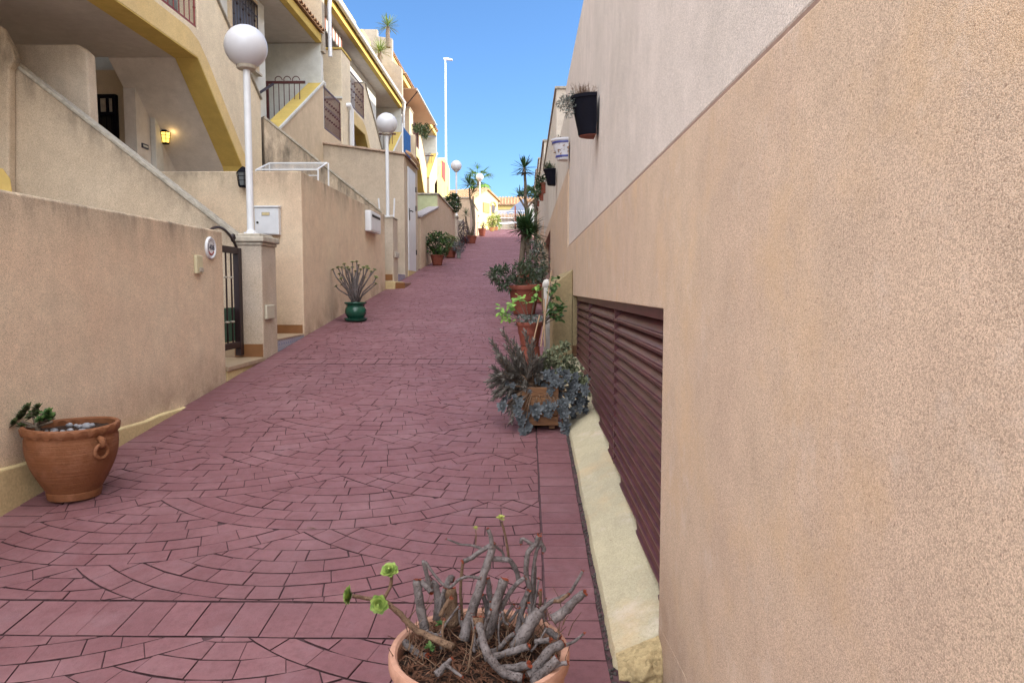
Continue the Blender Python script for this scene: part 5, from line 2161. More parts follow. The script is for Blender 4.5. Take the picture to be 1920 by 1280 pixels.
for (qx, qy, sz, mt) in ((46, 778, .042, "lf_aeod"), (66, 778, .04, "lf_aeod"), (92, 775, .036, "lf_aeo2"), (30, 794, .036, "lf_aeod"), (82, 790, .04, "lf_aeod"), (38, 786, .040, "lf_aeod"), (55, 768, .045, "lf_aeod"), (72, 766, .036, "lf_aeod"), (88, 782, .046, "lf_aeo2"), (40, 800, .030, "lf_aeod"), (98, 786, .034, "lf_aeod"), (60, 782, .036, "lf_aeod"), (76, 788, .03, "lf_aeo2")):
    g = MB()
    c = atY(qx, qy, 3.72 + rnd.uniform(-.04, .04))
    rosette(g, c, (rnd.uniform(-.5, .5), rnd.uniform(-.9, -.2), .8), sz * 1.15, 26, w=.5, cup=.7)
    g.build("rosette", M["lf_aeod"] if mt == "lf_aeod" else M["lf_green"], P, smooth="all")

# ---- green pot with branching aeonium
gy = 9.95
gx = atY(667, 600, gy).x
GZ = gz(gy) + .012
P, o = pot((gx, gy, GZ + .03), .150, .235, "belly", M["gplastic"], "branching succulent with many tiny rosettes in a glossy dark green pot", soilz=.84)
g = MB()
g.lathe((gx, gy, GZ), [(.11, 0), (.145, .0), (.165, .035), (.158, .038), (.14, .012), (.001, .012)], 36)
g.build("saucer", M["gplastic"], P, smooth=True)
base = Vector((gx, gy, GZ + .2))
tips = [(625, 507), (634, 503), (641, 503), (648, 505), (652, 503), (661, 493), (669, 492), (661, 503), (672, 499), (682, 503), (688, 501), (696, 511), (702, 507), (705, 521), (704, 533), (637, 515), (640, 524), (631, 538), (642, 535), (673, 515), (683, 522), (655, 507), (676, 507), (690, 505), (646, 497), (667, 510)]
gs = MB()
for i, (a, b) in enumerate(tips):
    t = atY(a, b, gy + rnd.uniform(-.16, .16))
    s0 = base + Vector((rnd.uniform(-.03, .03), rnd.uniform(-.03, .03), 0))
    m1 = s0.lerp(t, .45) + Vector(((s0.x - t.x) * .10, 0, rnd.uniform(0, .03)))
    m2 = s0.lerp(t, .8) + Vector((rnd.uniform(-.02, .02), rnd.uniform(-.02, .02), .01))
    gs.tube([s0, m1, m2, t], [.014, .011, .009, .008], 7, wob=.06)
    g = MB()
    rosette(g, t, (t - m2).normalized() + Vector((0, -.5, .5)), .044, 20, w=.55, cup=.5)
    g.build("rosette", M["lf_olive"], P, smooth="all")
gs.build("stem", M["bark"], P, smooth="all")

# ---- left row of pots further up
def bush_pot(px_, base_py, w_px, h_px, span, hgt, label, mats, potmat, n=700, L=.06, W=.03, dx=0, style="plain", big=False):
    # solve ground hit
    d = ray(px_, base_py)
    p = O + d * (CAMZ / (SL * d.y - d.z))
    r = w_px / 2 / F * p.y
    h = h_px / F * p.y
    P, o = pot((p.x, p.y, gz(p.y) + .012), r, h, style, potmat, label)
    R3 = (span / 2 / F * p.y, span / 2 / F * p.y * .9, hgt / 2 / F * p.y)
    c = (p.x + dx, p.y, gz(p.y) + h + R3[2] * .8)
    per = n // len(mats)
    for mt in mats:
        g = MB()
        foliage(g, c, R3, per, L, W, big=big)
        g.build("foliage", M[mt], P)
    g = MB()
    for k in range(7):
        a = rv(.6)
        g.tube([(p.x, p.y, gz(p.y) + h * .85), (p.x + a.x * R3[0] * .5, p.y + a.y * R3[1] * .5, gz(p.y) + h + R3[2] * .5), (p.x + a.x * R3[0], p.y + a.y * R3[1], gz(p.y) + h + R3[2] * 1.2)], [.014, .006], 6)
    g.build("stem", M["trunk"], P)
    return P, p


bush_pot(820, 498, 25, 19, 48, 50, "dense dark green bush in a clay pot beyond the white door", ["lf_green", "lf_dark"], M["terra3"], 1500, .075, .045, dx=.03)
bush_pot(845, 484, 24, 19, 30, 26, "low green plant in a squat clay pot beside the dense green bush", ["lf_green", "lf_olive"], M["terra3"], 500, .07, .04)
bush_pot(860, 485, 9, 12, 25, 22, "round blue-grey bushy plant on a slim pedestal pot", ["lf_blue"], M["lf_grey"], 600, .06, .022)
bush_pot(862, 462, 14, 8, 34, 42, "spiky purple-leaved plant standing against the far beige wall", ["lf_purple"], M["terra3"], 420, .22, .035, big=True)
bush_pot(874, 457, 14, 13, 13, 6, "small empty-looking clay pot left of the twin dragon tree pot", ["lf_dark"], M["terra3"], 60, .08, .03)


def yucca_head(g, c, r, n=60, up=.35, w=.05):
    c = Vector(c)
    for i in range(n):
        el = rnd.uniform(-.45, 1.35)
        a = rnd.uniform(0, 6.283)
        d = Vector((math.cos(a) * math.cos(el), math.sin(a) * math.cos(el), math.sin(el) + up * .2))
        L = r * rnd.uniform(.75, 1.1)
        g.leaf(c, d, (0, 0, 1), L, r * w, curl=rnd.uniform(.0, .25), tip=.05, wide=.3, fold=.35)


# twin-stem dragon tree
P, p = bush_pot(885, 457, 18, 14, 10, 4, "twin-stemmed dragon tree with spiky tops in a clay pot, left side", ["lf_dark"], M["terra3"], 30, .08, .03)
for path, hd, rr in (((( 884, 445), (889, 420), (886, 395), (881, 370), (880, 352)), (880, 347), .62), (((884, 445), (888, 425), (888, 400), (887, 380), (887, 368)), (887, 362), .42), (((884, 447), (878, 432), (874, 415), (873, 405)), (874, 402), .35)):
    g = MB()
    g.tube([atY(a, b, p.y) for a, b in path], [.065, .035], 8, wob=.06)
    g.build("trunk", M["trunk"], P, smooth="all")
    g = MB()
    yucca_head(g, atY(*hd, p.y), rr * 1.0, 46, w=.07)
    g.build("crown", M["lf_yucca"], P)
P, p = bush_pot(904, 443, 15, 14, 12, 16, "thin leggy plant in a tapered dark clay pot at the shade line", ["lf_dark"], M["terra3"], 50, .16, .06, big=True)
bush_pot(922, 434, 10, 7, 16, 26, "yellow-green leafy plant in sunlit orange pot, alley end", ["lf_yel"], M["terra4"], 320, .22, .07)
bush_pot(930, 432, 8, 6, 18, 24, "sunlit pale green plant in the farthest orange pot", ["lf_yel", "lf_bright"], M["terra4"], 320, .22, .07)
# bush on top of wall W4
q = atY(849, 380, 27.0)
tb = thing("shrub", (q.x, 27.0, zt4 + .05), "dark rounded jade-like shrub standing on the green-ended wall", "shrub")
g = MB()
foliage(g, (q.x, 27.0, q.z), (.32, .4, .34), 900, .10, .06)
g.build("foliage", M["lf_dark"], tb)
g = MB()
for k in range(6):
    g.tube([(q.x, 27, zt4 + .0), (q.x + rnd.uniform(-.2, .2), 27 + rnd.uniform(-.2, .2), q.z + .1)], [.03, .01], 6)
g.build("stem", M["trunk"], tb)

# ---------------- right row
# wooden planter
py_ = 5.10
px0, px1 = atY(979, 800, py_ - .13).x, atY(1047, 800, py_ - .13).x
WX = (px0 + px1) / 2
WZ = gz(py_) + .012
W_ = (px1 - px0) / 2
P = thing("wooden_planter", (WX, py_, WZ), "square wooden planter overflowing with grey-brown and blue-grey succulents by the louvres", "planter")
g = MB()
hh = .30
for (a, b) in (((WX - W_, py_ - .13), (WX + W_, py_ - .11)), ((WX - W_, py_ + .11), (WX + W_, py_ + .13)), ((WX - W_, py_ - .108), (WX - W_ + .02, py_ + .108)), ((WX + W_ - .02, py_ - .108), (WX + W_, py_ + .108))):
    for j in range(4):
        z = WZ + .025 + j * .068
        g.box((a[0], a[1], z), (b[0], b[1], z + .064))
g.build("plank_sides", M["wood"], P, bevel=.003)
for sx in (-1, 1):
    for sy in (-1, 1):
        g = MB()
        g.box((WX + sx * (W_ - .045) - .02, py_ + sy * .085 - .02, WZ), (WX + sx * (W_ - .045) + .02, py_ + sy * .085 + .02, WZ + .024))
        g.build("foot", M["wood"], P)
g = MB()
g.box((WX - W_ + .021, py_ - .107, WZ + .03), (WX + W_ - .021, py_ + .107, WZ + .26))
g.build("soil", M["soil"], P)
ztop_ = WZ + .27
# upright kalanchoe-like stems
gs, gl = MB(), MB()
tips = [(921, 640), (930, 660), (943, 622), (950, 650), (962, 640), (958, 668), (985, 622), (990, 650), (975, 655), (1000, 640), (925, 690), (935, 715), (928, 735), (940, 755), (955, 770), (945, 700), (965, 700), (975, 690), (1005, 672), (1015, 690), (990, 690), (955, 735), (968, 725), (920, 715), (935, 675), (980, 665), (968, 750), (948, 675), (1020, 665), (960, 790), (972, 775), (938, 740), (965, 675), (930, 705)]
for (a, b) in tips + [(rnd.uniform(920, 1015), rnd.uniform(660, 765)) for _ in range(26)]:
    yy = py_ + rnd.uniform(-.16, .12)
    t = atY(a + rnd.uniform(-2, 2), b, yy)
    s0 = Vector((WX - .04 + rnd.uniform(-.07, .07), py_ + rnd.uniform(-.05, .05), ztop_))
    low = t.z < ztop_ + .12
    m = s0.lerp(t, .5) + Vector((-.02, 0, (.06 if low else -.02)))
    gs.tube([s0, m, t], [.006, .004], 6)
    n_ = 46
    for i in range(n_):
        f = .35 + .65 * i / n_
        c = s0.lerp(m, f * 2) if f < .5 else m.lerp(t, f * 2 - 1)
        ax = (t - m).normalized()
        u = ax.orthogonal().normalized()
        w = ax.cross(u)
        an = i * 2.4
        out = u * math.cos(an) + w * math.sin(an)
        d = out * .85 + ax * 1.0
        gl.leaf(c, d, ax, rnd.uniform(.040, .058), .014, curl=-.15, tip=.5, wide=.75, fold=.4)
gs.build("stem", M["bark_b"], P, smooth="all")
gl.build("upright_leaves", M["lf_mauve"], P)
gl = MB()
for (a, b, rr) in ((1030, 665, .05), (1045, 660, .055), (1060, 672, .055), (1075, 690, .055), (1088, 705, .05), (1020, 690, .04), (1050, 690, .06), (1070, 710, .06), (1095, 720, .035), (1040, 680, .05), (1060, 650, .035), (1030, 705, .05), (1082, 722, .05), (1024, 676, .05), (1055, 705, .06), (1098, 735, .04), (1066, 690, .06)):
    c = atY(a, b, py_ + rnd.uniform(-.05, .1))
    for i in range(34):
        rosette(gl, c + rv(rr * rnd.uniform(.2, 1.2)), Vector((0, -.4, .6)) + rv(.7), rnd.uniform(.018, .028), 9, w=.6, cup=.5)
gl.build("small_green_rosettes", M["lf_olive2"], P)
gl, gs = MB(), MB()
ech = [(943, 763, .045), (955, 735, .03), (972, 775, .04), (983, 802, .055), (1003, 770, .055), (1027, 763, .055), (1045, 742, .055), (1030, 775, .035), (1060, 800, .05), (1055, 775, .05), (1063, 818, .045), (1075, 780, .03),
       (1040, 715, .05), (1060, 705, .045), (1075, 725, .05), (1085, 740, .045), (1050, 722, .05), (1025, 705, .045), (1068, 745, .05), (1092, 752, .04), (1078, 708, .04), (1040, 730, .04), (1020, 730, .04), (1098, 735, .035), (1058, 758, .045), (1010, 715, .035), (1035, 752, .04), (1085, 765, .035)]
for (a, b, sz) in ech + [(rnd.uniform(1012, 1102), rnd.uniform(695, 775), rnd.uniform(.028, .042)) for _ in range(26)] + [(rnd.uniform(968, 1050), rnd.uniform(738, 812), rnd.uniform(.026, .042)) for _ in range(11)] + [(rnd.uniform(945, 1010), rnd.uniform(715, 760), rnd.uniform(.02, .03)) for _ in range(8)]:
    yy = py_ - .15 + rnd.uniform(-.05, .03) if b > 755 else py_ - .08 + rnd.uniform(-.06, .08)
    if a > 1070:
        yy = py_ + rnd.uniform(-.1, .1)
    c = atY(a, b, yy)
    gs.tube([Vector((WX + .03, py_, ztop_)), Vector(((c.x + WX) / 2, (yy + py_) / 2 - .03, max(c.z, ztop_) - .01)), c], [.005, .004], 6)
    rosette(gl, c, (rnd.uniform(-.4, .4), -1, rnd.uniform(.1, .7)), sz * 1.3, 26, w=.44, cup=.55)
gl.build("blue_rosettes", M["lf_blue"], P, smooth="all")
for k in range(6):
    a = rnd.uniform(985, 1050)
    p0 = atY(a, rnd.uniform(735, 755), py_ - .13)
    gs.tube([p0, p0 + Vector((rnd.uniform(-.02, .02), -.02, -.05)), p0 + Vector((rnd.uniform(-.05, .05), -.02, -.11))], .003, 5)
gs.build("trailing_stems", M["bark_b"], P, smooth="all")

# clay pot 3
py_ = 6.55
cx = atY(993, 620, py_).x
stn = thing("plant_stand", (cx, py_, gz(py_)), "upturned clay pot serving as a stand behind the wooden planter", "plant stand")
g = MB()
g.lathe((cx, py_, gz(py_) + .01), [(.125, 0), (.128, 0), (.128, .03), (.118, .035), (.088, .298), (.001, .30)], 32)
g.build("body", M["terra3"], stn, smooth=True)
P, o = pot((cx, py_, gz(py_) + .312), .120, .215, "plain", M["terra3"], "clay pot with grey succulents and leafy green cane plant, behind the wooden planter")
tz = gz(py_) + .312 + .20
gl = MB()
for i in range(60):
    a, q = rnd.uniform(0, 6.28), .135 * rnd.random() ** .5
    rosette(gl, (cx + q * math.cos(a) * 1.15, py_ + q * math.sin(a), tz + rnd.uniform(-.02, .07)), Vector((0, -.5, .6)) + rv(.5), rnd.uniform(.02, .035), 11, w=.5, cup=.5)
gl.build("grey_rosettes", M["lf_grey"], P)
gl, gs = MB(), MB()
for (a, b, k) in ((945, 590, 12), (960, 572, 12), (955, 600, 8), (972, 560, 9), (1003, 552, 12), (1008, 540, 8), (940, 580, 6), (985, 565, 5)):
    c = atY(a, b, py_ - .05)
    gs.tube([(cx, py_, tz - .02), c], .004, 5)
    for i in range(k):
        gl.leaf(c + rv(.03), rv() + Vector((0, -.3, .1)), Vector((0, -.5, 1)), rnd.uniform(.045, .07), .034, .2)
gl.build("bright_leaves", M["lf_bright"], P)
gl = MB()
for (a, b, k) in ((1040, 540, 10), (1043, 525, 8), (1036, 555, 8), (1040, 575, 10), (1050, 580, 12), (1035, 590, 10), (1046, 595, 12), (1052, 570, 7), (1030, 580, 6)):
    c = atY(a, b, py_ - .1)
    gs.tube([(cx + .1, py_, tz - .02), c], .004, 5)
    for i in range(k):
        gl.leaf(c + rv(.03), rv() + Vector((.2, -.3, .1)), Vector((0, -.5, 1)), rnd.uniform(.045, .07), .035, .2)
gl.build("dark_leaves", M["lf_green"], P)
gs.build("stem", M["trunk"], P)
for (x0_, y0_, x1_, y1_) in ((1014, 700, 1034, 508), (1022, 660, 1020, 560), (1000, 640, 1012, 590)):
    g = MB()
    g.tube([atY(x0_, min(y0_, 650), py_ - .12), atY(x1_, y1_, py_ - .12)], .007, 6)
    g.build("bamboo_cane", M["cane"], P)
wp = atY(1025, 640, 6.8)
wpst = thing("wooden_post", (wp.x, 6.8, gz(6.8)), "short weathered white post with knob top against the yellow plinth", "post")
g = MB()
zt_ = atY(1025, 540, 6.8).z
g.box((wp.x - .03, 6.77, gz(6.8)), (wp.x + .03, 6.83, zt_))
g.build("shaft", M["post"], wpst, bevel=.006)
g = MB()
g.blob((wp.x, 6.8, zt_ + .035), (.048, .045, .048), 9, .12)
g.build("knob", M["post"], wpst, smooth="all")

# big pot 4
py_ = 10.6
cx = atY(983, 560, py_).x
P, o = pot((cx, py_, gz(py_) + .012), .235, .42, "plain", M["terra3"], "largest clay pot with wide dark bushy plant in front of the yucca")
tz = gz(py_) + .43
for mt, nn in (("lf_dark", 900), ("lf_grn2", 900)):
    g = MB()
    for (a, b, ra, rb) in ((945, 520, .22, .2), (975, 512, .26, .17), (1000, 505, .22, .2), (930, 515, .12, .12), (960, 535, .2, .12)):
        c = atY(a, b, py_ + rnd.uniform(-.1, .1))
        foliage(g, c, (ra, .22, rb), nn // 5, .065, .022, down=.1)
    g.build("foliage", M[mt], P)
g = MB()
for k in range(10):
    t = atY(rnd.uniform(935, 1010), rnd.uniform(500, 530), py_)
    g.tube([(cx, py_, tz - .05), t], [.012, .004], 6)
g.build("stem", M["trunk"], P)
# bush behind near the wall
py_ = 11.9
c = atY(1010, 497, py_)
P, o = pot((.24, py_, gz(py_) + .012), .17, .3, "plain", M["terra3"], "grey-green bush against the wall between big clay pot and yucca")
for mt in ("lf_grn2", "lf_grey"):
    g = MB()
    foliage(g, (c.x - .02, py_, c.z + .05), (.17, .2, .40), 600, .06, .025)
    g.build("foliage", M[mt], P)

# yucca with full green head
py_ = 13.4
P, o = pot((.06, py_, gz(py_) + .012), .22, .32, "plain", M["terra3"], "thick-stemmed yucca with a full spiky green head, right side")
c = atY(988, 425, py_)
for (a, b) in ((975, 983), (992, 990)):
    g = MB()
    g.tube([atY(a, 510, py_), atY((a + b) / 2, 480, py_), atY(b, 430, py_)], [.055, .045], 10, wob=.06)
    g.build("trunk", M["trunk"], P, smooth="all")
for (a, b, rr) in ((988, 428, .42), (996, 440, .36), (978, 432, .34)):
    g = MB()
    yucca_head(g, atY(a, b, py_), rr, 110, w=.075)
    g.build("crown", M["lf_yucca"], P)
# tall thin dragon tree behind
py_ = 15.6
P, o = pot((.02, py_, gz(py_) + .012), .2, .3, "plain", M["terra3"], "tall thin dragon tree with sparse spiky top against the sky")
g = MB()
g.tube([atY(988, 470, py_), atY(989, 420, py_), atY(985, 375, py_), atY(985, 345, py_), atY(983, 314, py_)], [.042, .026], 8, wob=.06)
g.build("trunk", M["trunk"], P, smooth="all")
g = MB()
c = atY(983, 316, py_)
yucca_head(g, c, .34, 40, up=1, w=.09)
for i in range(34):
    a = rnd.uniform(0, 6.283)
    g.leaf(c + Vector((0, 0, -.09)), (math.cos(a), math.sin(a), rnd.uniform(-.15, .12)), (0, 0, 1), rnd.uniform(.2, .34), .03, curl=.1, tip=.05, wide=.3, fold=.3)
g.build("crown", M["lf_yucca"], P)
for (a, b, rr) in ((974, 367, .24), (1004, 368, .26)):
    g = MB()
    g.tube([atY(986, 392, py_), atY(a, b + 4, py_)], .02, 6)
    g.build("branch", M["trunk"], P)
    g = MB()
    yucca_head(g, atY(a, b, py_), rr, 34, w=.09)
    g.build("side_crown", M["lf_yucca"], P)
g = MB()
g.tube([atY(1004, 470, py_ + .3), atY(1005, 372, py_ + .3)], [.04, .03], 8)
g.build("trunk", M["trunk"], P, smooth="all")
# pot plate on the wall side
P, o = pot((.33, 14.2, gz(14.2) + .012), .15, .16, "plain", M["terra3"], "shallow clay bowl right of the yucca stems by the wall")
g = MB()
foliage(g, (.33, 14.2, gz(14.2) + .26), (.12, .12, .12), 200, .05, .02)
g.build("foliage", M["lf_grey"], P)

# plants in hanging pots
P, top, r = hang1
g = MB()
for i in range(70):
    a, q = rnd.uniform(0, 6.28), rnd.uniform(0, r * .75)
    p = top + Vector((q * math.cos(a), q * math.sin(a), -.03))
    d = Vector((rnd.gauss(0, .25), rnd.gauss(0, .25), 1)).normalized() * rnd.uniform(.05, .12)
    g.tube([p, p + d * .6, p + d], [.0022, .0008], 4)
    for k in range(5):
        s_ = p + d * rnd.uniform(.4, 1)
        g.tube([s_, s_ + rv(.016) + Vector((0, 0, .012))], [.001, .0006], 4)
g.build("dry_twigs", M["bark_b"], P)
g = MB()
for (a, b) in ((1060, 185), (1068, 192), (1055, 197), (1064, 205), (1072, 182), (1052, 190), (1075, 196), (1068, 212)):
    c = atY(a, b, top.y - .03)
    foliage(g, c, (.028, .04, .028), 60, .022, .008)
g.build("foliage", M["lf_grey"], P)
P, top, r = hang2
g = MB()
foliage(g, top + Vector((0, 0, .0)), (r * .6, r * .6, .03), 60, .03, .012)
g.build("foliage", M["lf_mauve"], P)
P, top, r = hang3
g = MB()
for i in range(60):
    a, q = rnd.uniform(0, 6.28), rnd.uniform(0, r * .7)
    p = top + Vector((q * math.cos(a), q * math.sin(a), -.03))
    d = Vector((rnd.gauss(0, .3), rnd.gauss(0, .3), 1)).normalized() * rnd.uniform(.06, .15)
    g.tube([p, p + d], [.002, .001], 4)
    for k in range(8):
        g.qleaf(p + d * rnd.uniform(.3, 1), rv() + Vector((0, 0, .5)), (0, 0, 1), .03, .01)
g.build("foliage", M["lf_dark"], P)
for i, (P, top, r) in enumerate(hang4):
    g = MB()
    foliage(g, top + Vector((-.05, 0, .05)), (r * 1.2, r * 1.2, .14), 160, .10, .04)
    g.build("foliage", M["lf_dark"], P)

# roof terrace yuccas and hanging plants of the left houses
for (a, b, yy, rr, zb, lb) in ((727, 50, 26.0, .50, atY(727, 70, 26.0).z, "spiky agave-like plant on top of the stepped party wall against the sky"),
                               (712, 97, 25.3, .50, atY(712, 122, 25.3).z, "spiky pale green plant on the sunlit roof terrace of the middle house")):
    c = atY(a, b, yy)
    P = thing("yucca", (c.x, yy, zb), lb, "yucca")
    g = MB()
    g.tube([(c.x, yy, zb - .35), c], [.09, .06], 8)
    g.build("trunk", M["trunk"], P)
    g = MB()
    yucca_head(g, c, rr, 90, w=.05)
    g.build("crown", M["lf_yel2"], P)
c = atX(790, 243, -4.35)
P = thing("balcony_plant", tuple(c), "dark trailing plant spilling over the reed-screened balcony of the farthest house", "plant")
g = MB()
for (a, b) in ((780, 240), (786, 238), (793, 242), (797, 250), (800, 241), (790, 247)):
    foliage(g, atX(a, b, -4.35), (.1, .35, .16), 130, .11, .05)
g.build("foliage", M["lf_dark"], P)
# ---------------------------------------------------------------- the far end
ZF = gz(60)
gh = thing("gable_house", (-4, 60, ZF), "small sunlit yellow house with tiled gable at the end of the alley", "house")
a = Vector((atY(885, 400, 56.0).x, 56.0, 0))
dv = Vector((.43, .903, 0)).normalized()
nv = Vector((-dv.y, dv.x, 0))      # points into the house (left/back)
E = a + dv * 4.3
zr = atY(912, 355, 57.8).z
zl_, zr_ = atY(888, 374, 56.1).z, atY(931, 376, 59.7).z
mid = a + dv * 2.35
P_ = [Vector((a.x, a.y, ZF - .5)), Vector((E.x, E.y, ZF - .5)), Vector((E.x, E.y, zr_)), Vector((mid.x, mid.y, zr)), Vector((a.x, a.y, zl_))]
g = MB()
g.prism(P_, nv * 7)
g.build("wall", M["yellow_l2"], gh)
rf = MB()
for (p, q) in ((P_[4], P_[3]), (P_[2], P_[3])):
    out = (p - q).normalized() * .3
    rf.prism([p + out - nv * .15 + Vector((0, 0, .02)), q - nv * .15 + Vector((0, 0, .02)), q - nv * .15 + Vector((0, 0, .14)), p + out - nv * .15 + Vector((0, 0, .14))], nv * 7.3)
    # ridged tiles
    for i in range(26):
        s0 = p + out + nv * (.05 + i * .27) + Vector((0, 0, .14))
        s1 = q + nv * (.05 + i * .27) + Vector((0, 0, .14))
        rf.tube([s0, s1], .075, 6)
rf.build("roof", M["tiles"], gh)


def onwall(f0, f1, z0, z1, t, name, mat, parent):
    g = MB()
    p0, p1 = a + dv * f0 - nv * .003, a + dv * f1 - nv * .003
    g.prism([Vector((p0.x, p0.y, z0)), Vector((p1.x, p1.y, z0)), Vector((p1.x, p1.y, z1)), Vector((p0.x, p0.y, z1))], -nv * t)
    return g.build(name, mat, parent)


onwall(1.75, 2.75, atY(910, 398, 57.8).z, atY(910, 380, 57.8).z, .06, "shutter", M["shutter"], gh)
w = onwall(3.15, 3.75, atY(920, 399, 58.8).z, atY(920, 384, 58.8).z, .03, "window", M["glass"], gh)
g = MB()
ctr = a + dv * 3.45 - nv * .05
zz = atY(920, 386, 58.8).z
arc = [Vector((ctr.x, ctr.y, zz)) + dv * .42 * math.cos(t) + Vector((0, 0, .35 * math.sin(t))) for t in [x * math.pi / 10 for x in range(11)]]
g.tube(arc, .06, 6)
g.build("arch", M["yellow_l"], w)

fe = thing("boundary_fence", (0, 61, ZF), "white vertical bar fence across the end of the alley", "fence")
g = MB()
fy_ = 56.5
x0_, x1_ = -2.4, 2.6
zf0, zf1 = ZF - .3, atY(950, 395, fy_).z
n_ = 46
for i in range(n_ + 1):
    x = x0_ + (x1_ - x0_) * i / n_
    g.tube([(x, fy_, zf0), (x, fy_, zf1)], .010, 5)
g.build("bars", M["metalw"], fe)
g = MB()
for z in (zf1, zf1 - .55):
    g.box((x0_, fy_ - .02, z - .02), (x1_, fy_ + .02, z + .02))
g.build("rail", M["metalw"], fe)
bar = thing("barrier_bar", (-1.2, 55.6, ZF), "white horizontal barrier bar in front of the fence at alley end", "barrier")
g = MB()
A_, B_ = atY(931, 421, 55.6), atY(985, 418, 55.6)
g.prism([A_, B_, B_ + Vector((0, 0, .14)), A_ + Vector((0, 0, .14))], (0, .06, 0))
g.build("bar", M["metalw"], bar)
for t in (.02, .98):
    g = MB()
    q = A_.lerp(B_, t)
    g.tube([(q.x, q.y + .12, ZF - .2), (q.x, q.y + .12, q.z + .2)], .04, 6)
    g.build("support", M["metalw"], bar)
rp_ = thing("red_post", (0, 56, ZF), "reddish brown post standing at the white fence", "post")
q = atY(966, 400, 56.0)
g = MB()
g.prism([(q.x - .07, 56.0, ZF - .2), (q.x + .07, 56.0, ZF - .2), (q.x + .05, 56.0, atY(966, 386, 56).z), (q.x - .05, 56.0, atY(966, 386, 56).z)], (0, .14, 0))
g.build("shaft", M["terra3"], rp_)


def far_house(px0, px1, pyr, pye, pyb, Y, label, wallm, depth=8, ridge=True):
    (xa, ze), (xb, _) = xz(Y, (px0, pye), (px1, pye))
    zr = atY(px0, pyr, Y + depth * .25).z
    zb = min(atY(px0, pyb, Y).z, ZF) - 1
    H = thing("far_house", ((xa + xb) / 2, Y + depth / 2, ZF), label, "house")
    g = MB()
    g.box((xa, Y, zb), (xb, Y + depth, ze))
    g.build("wall", wallm, H)
    g = MB()
    g.prism([(xa - .3, Y - .4, ze), (xa - .3, Y + depth * .25, zr), (xa - .3, Y + depth + .4, ze)], (xb - xa + .6, 0, 0))
    n = int((xb - xa + .6) / .3)
    for i in range(n):
        x = xa - .3 + (i + .5) * (xb - xa + .6) / n
        g.tube([(x, Y - .42, ze + .03), (x, Y + depth * .25, zr + .03)], .08, 6)
    g.build("roof", M["tiles"], H)
    return H, xa, xb, ze


H, xa, xb, ze = far_house(927, 985, 370, 385, 425, 74, "pale far house with long terracotta tiled roof behind the fence", M["lilac"])
g = MB()
g.box((xa, 73.93, ze - .45), (xb, 73.995, ze - .02))
g.build("eaves_band", M["yellow_l"], H)
H, xa, xb, ze = far_house(932, 1000, 402, 411, 440, 64, "low tiled roof just beyond the white bar fence", M["cream"], depth=3)
# blue-grey house
Hb = thing("far_house", (0, 70, ZF), "blue-grey rendered gabled house right of the pale one, partly behind the yucca", "house")
P_ = xz(69, (944, 404), (965, 385), (985, 370), (1000, 371), (1006, 382), (1006, 430), (940, 430))
g = MB()
g.py(69, P_, 6)
g.build("wall", M["bluegrey"], Hb)
wa = xz(68.97, (955, 399), (962, 399), (962, 404), (955, 404))
g = MB()
g.py(68.96, wa, .035)
w = g.build("window", M["metalw"], Hb)
wa = xz(68.97, (956, 400), (961, 400), (961, 403.3), (956, 403.3))
g = MB()
g.py(68.94, wa, .018)
g.build("pane", M["glass"], w)
H, xa, xb, ze = far_house(990, 1012, 372, 378, 430, 60, "bright white low house glimpsed beside the right wall", M["white"], depth=5)
# hedge hill to the right
th_ = thing("tree", (1.2, 78, ZF), "dark rounded tree behind the white low house, far right", "tree")
c = atY(1004, 366, 78)
g = MB()
foliage(g, c, (2.0, 1.5, 1.0), 1400, .35, .2)
g.build("crown", M["lf_dark"], th_)
g = MB()
g.tube([(c.x, 78, ZF - .2), (c.x, 78, c.z)], [.2, .1], 8)
g.build("trunk", M["trunk"], th_)
# palm
pm = thing("palm_tree", (-6, 66, ZF), "fan palm with sunlit crown rising behind the farthest globe lamp", "palm tree")
c = atY(898, 340, 66)
g = MB()
g.tube([(c.x, 66, ZF - .2), c], [.25, .18], 10, wob=.05)
g.build("trunk", M["trunk"], pm)
g = MB()
gst = MB()
for i in range(30):
    an = rnd.uniform(0, 6.28)
    el = rnd.uniform(-.7, 1.2)
    d = Vector((math.cos(an) * math.cos(el), math.sin(an) * math.cos(el), math.sin(el)))
    L = rnd.uniform(.8, 1.15)
    tip = c + d * L
    gst.tube([c, tip], .02, 5)
    side = d.cross(Vector((0, 0, 1))).normalized()
    for k in range(15):
        t = (k - 7) / 7 * 1.35
        dd = d * math.cos(t) + side * math.sin(t)
        g.leaf(tip, dd + Vector((0, 0, -.15)), (0, 0, 1), rnd.uniform(.6, .85), .07, curl=.35, tip=.05, wide=.3)
g.build("crown", M["lf_bright"], pm)
gst.build("fronds", M["lf_green"], pm)
# tall street light
c = atY(835, 112, 46)
sl = thing("street_light", (c.x, 46, gz(46)), "very tall slim white street light mast above the rooftops", "street light")
g = MB()
g.tube([(c.x, 46, gz(46) - 1), (c.x, 46, c.z)], [.075, .05], 12)
g.build("mast", M["metalw"], sl, smooth=True)
g = MB()
g.prism([(c.x - .12, 45.95, c.z), (c.x + .45, 45.95, c.z - .05), (c.x + .45, 45.95, c.z + .02), (c.x + .1, 45.95, c.z + .12), (c.x - .12, 45.95, c.z + .10)], (0, .2, 0))
g.build("lamp_head", M["metalw"], sl, bevel=.02)
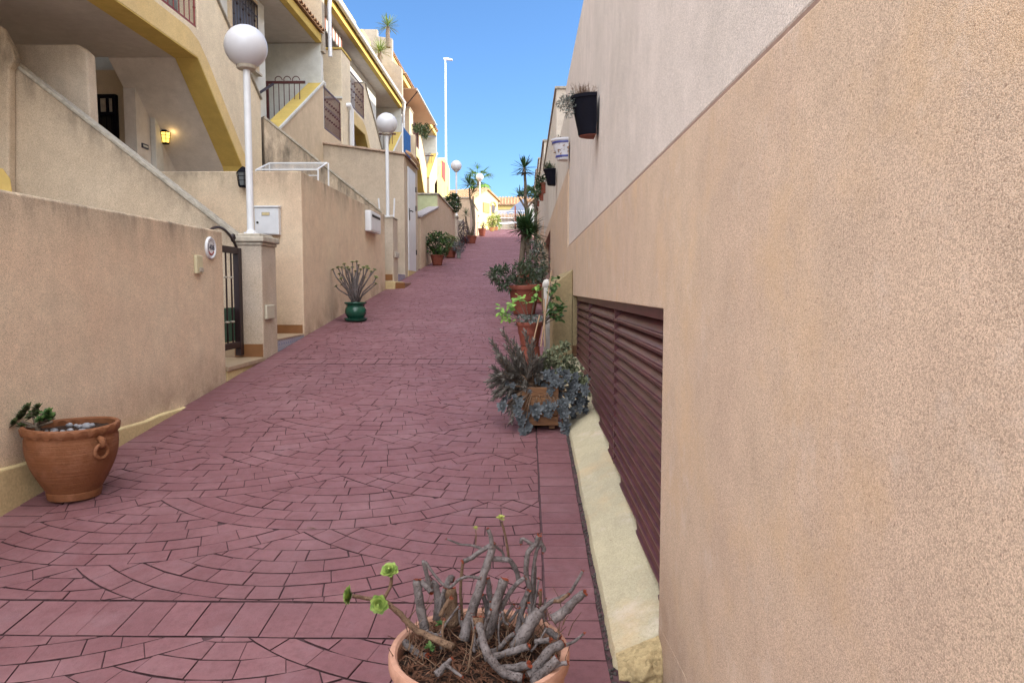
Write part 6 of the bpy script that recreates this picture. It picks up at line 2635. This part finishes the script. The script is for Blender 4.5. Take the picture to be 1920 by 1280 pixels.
# small fallen leaf and specks on the paving
lf = atZ(583, 990, gz(3.55))
fl = thing("fallen_leaf", tuple(lf), "single dry dark leaf lying on the paving mid-alley", "leaf")
g = MB()
yy = atZ(583, 990, .39)
g.leaf((yy.x - .02, yy.y, gz(yy.y) + .018), (1, .15, .02), (0, 0, 1), .05, .014, .2)
g.build("blade", M["bark_b"], fl)

# ---------------------------------------------------------------- light
W = bpy.data.worlds.new("World")
SC.world = W
W.use_nodes = True
nt = W.node_tree
bg = nt.nodes["Background"]
sky = nt.nodes.new("ShaderNodeTexSky")
sky.sky_type = "NISHITA"
sky.sun_disc = False
EL, AZ = math.radians(22), math.radians(86)
sky.sun_elevation = EL
sky.sun_rotation = AZ
sky.air_density = 1.0
sky.dust_density = 0.0
sky.ozone_density = 6.6
# unseen clouds added overhead and behind the photographer to brighten the shade; the sky over the alley's end is clear
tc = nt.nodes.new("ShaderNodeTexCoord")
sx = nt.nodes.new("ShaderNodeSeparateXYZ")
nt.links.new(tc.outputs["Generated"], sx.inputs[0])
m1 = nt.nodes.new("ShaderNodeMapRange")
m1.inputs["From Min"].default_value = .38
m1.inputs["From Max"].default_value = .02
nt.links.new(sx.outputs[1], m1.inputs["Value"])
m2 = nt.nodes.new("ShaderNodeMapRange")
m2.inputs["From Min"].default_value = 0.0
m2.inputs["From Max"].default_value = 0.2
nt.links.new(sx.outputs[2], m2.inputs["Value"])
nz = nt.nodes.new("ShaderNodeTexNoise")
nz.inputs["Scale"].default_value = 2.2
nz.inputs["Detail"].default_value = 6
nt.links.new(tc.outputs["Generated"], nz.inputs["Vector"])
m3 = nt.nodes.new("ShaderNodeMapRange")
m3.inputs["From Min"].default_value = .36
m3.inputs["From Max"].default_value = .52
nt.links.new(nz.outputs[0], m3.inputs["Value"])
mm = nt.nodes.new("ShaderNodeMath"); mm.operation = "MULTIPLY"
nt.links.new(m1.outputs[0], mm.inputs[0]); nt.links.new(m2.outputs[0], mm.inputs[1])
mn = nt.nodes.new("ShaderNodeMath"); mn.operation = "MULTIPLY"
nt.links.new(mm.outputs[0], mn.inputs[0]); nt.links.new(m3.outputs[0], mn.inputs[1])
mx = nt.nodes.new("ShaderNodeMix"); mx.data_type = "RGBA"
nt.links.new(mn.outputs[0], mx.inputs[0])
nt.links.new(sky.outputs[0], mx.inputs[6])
mx.inputs[7].default_value = (CLOUD_FILL * .97, CLOUD_FILL * .985, CLOUD_FILL, 1)
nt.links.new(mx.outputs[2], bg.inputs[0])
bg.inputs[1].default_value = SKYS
sd = bpy.data.lights.new("sun", "SUN")
sd.energy = SUNE
sd.angle = math.radians(.5)
sd.color = (1, .90, .74)
so = bpy.data.objects.new("sun", sd)
COL.objects.link(so)
v = Vector((math.sin(AZ) * math.cos(EL), math.cos(AZ) * math.cos(EL), math.sin(EL)))
so.rotation_euler = v.to_track_quat("Z", "Y").to_euler()
so.location = (0, 0, 30)
vs_ = SC.view_settings
vs_.view_transform = "Standard"
vs_.look = "None"
vs_.exposure = EXPO
vs_.gamma = 1
vs_.use_curve_mapping = False
SC.cycles.max_bounces = 10
SC.cycles.diffuse_bounces = 8
SC.cycles.use_denoising = True
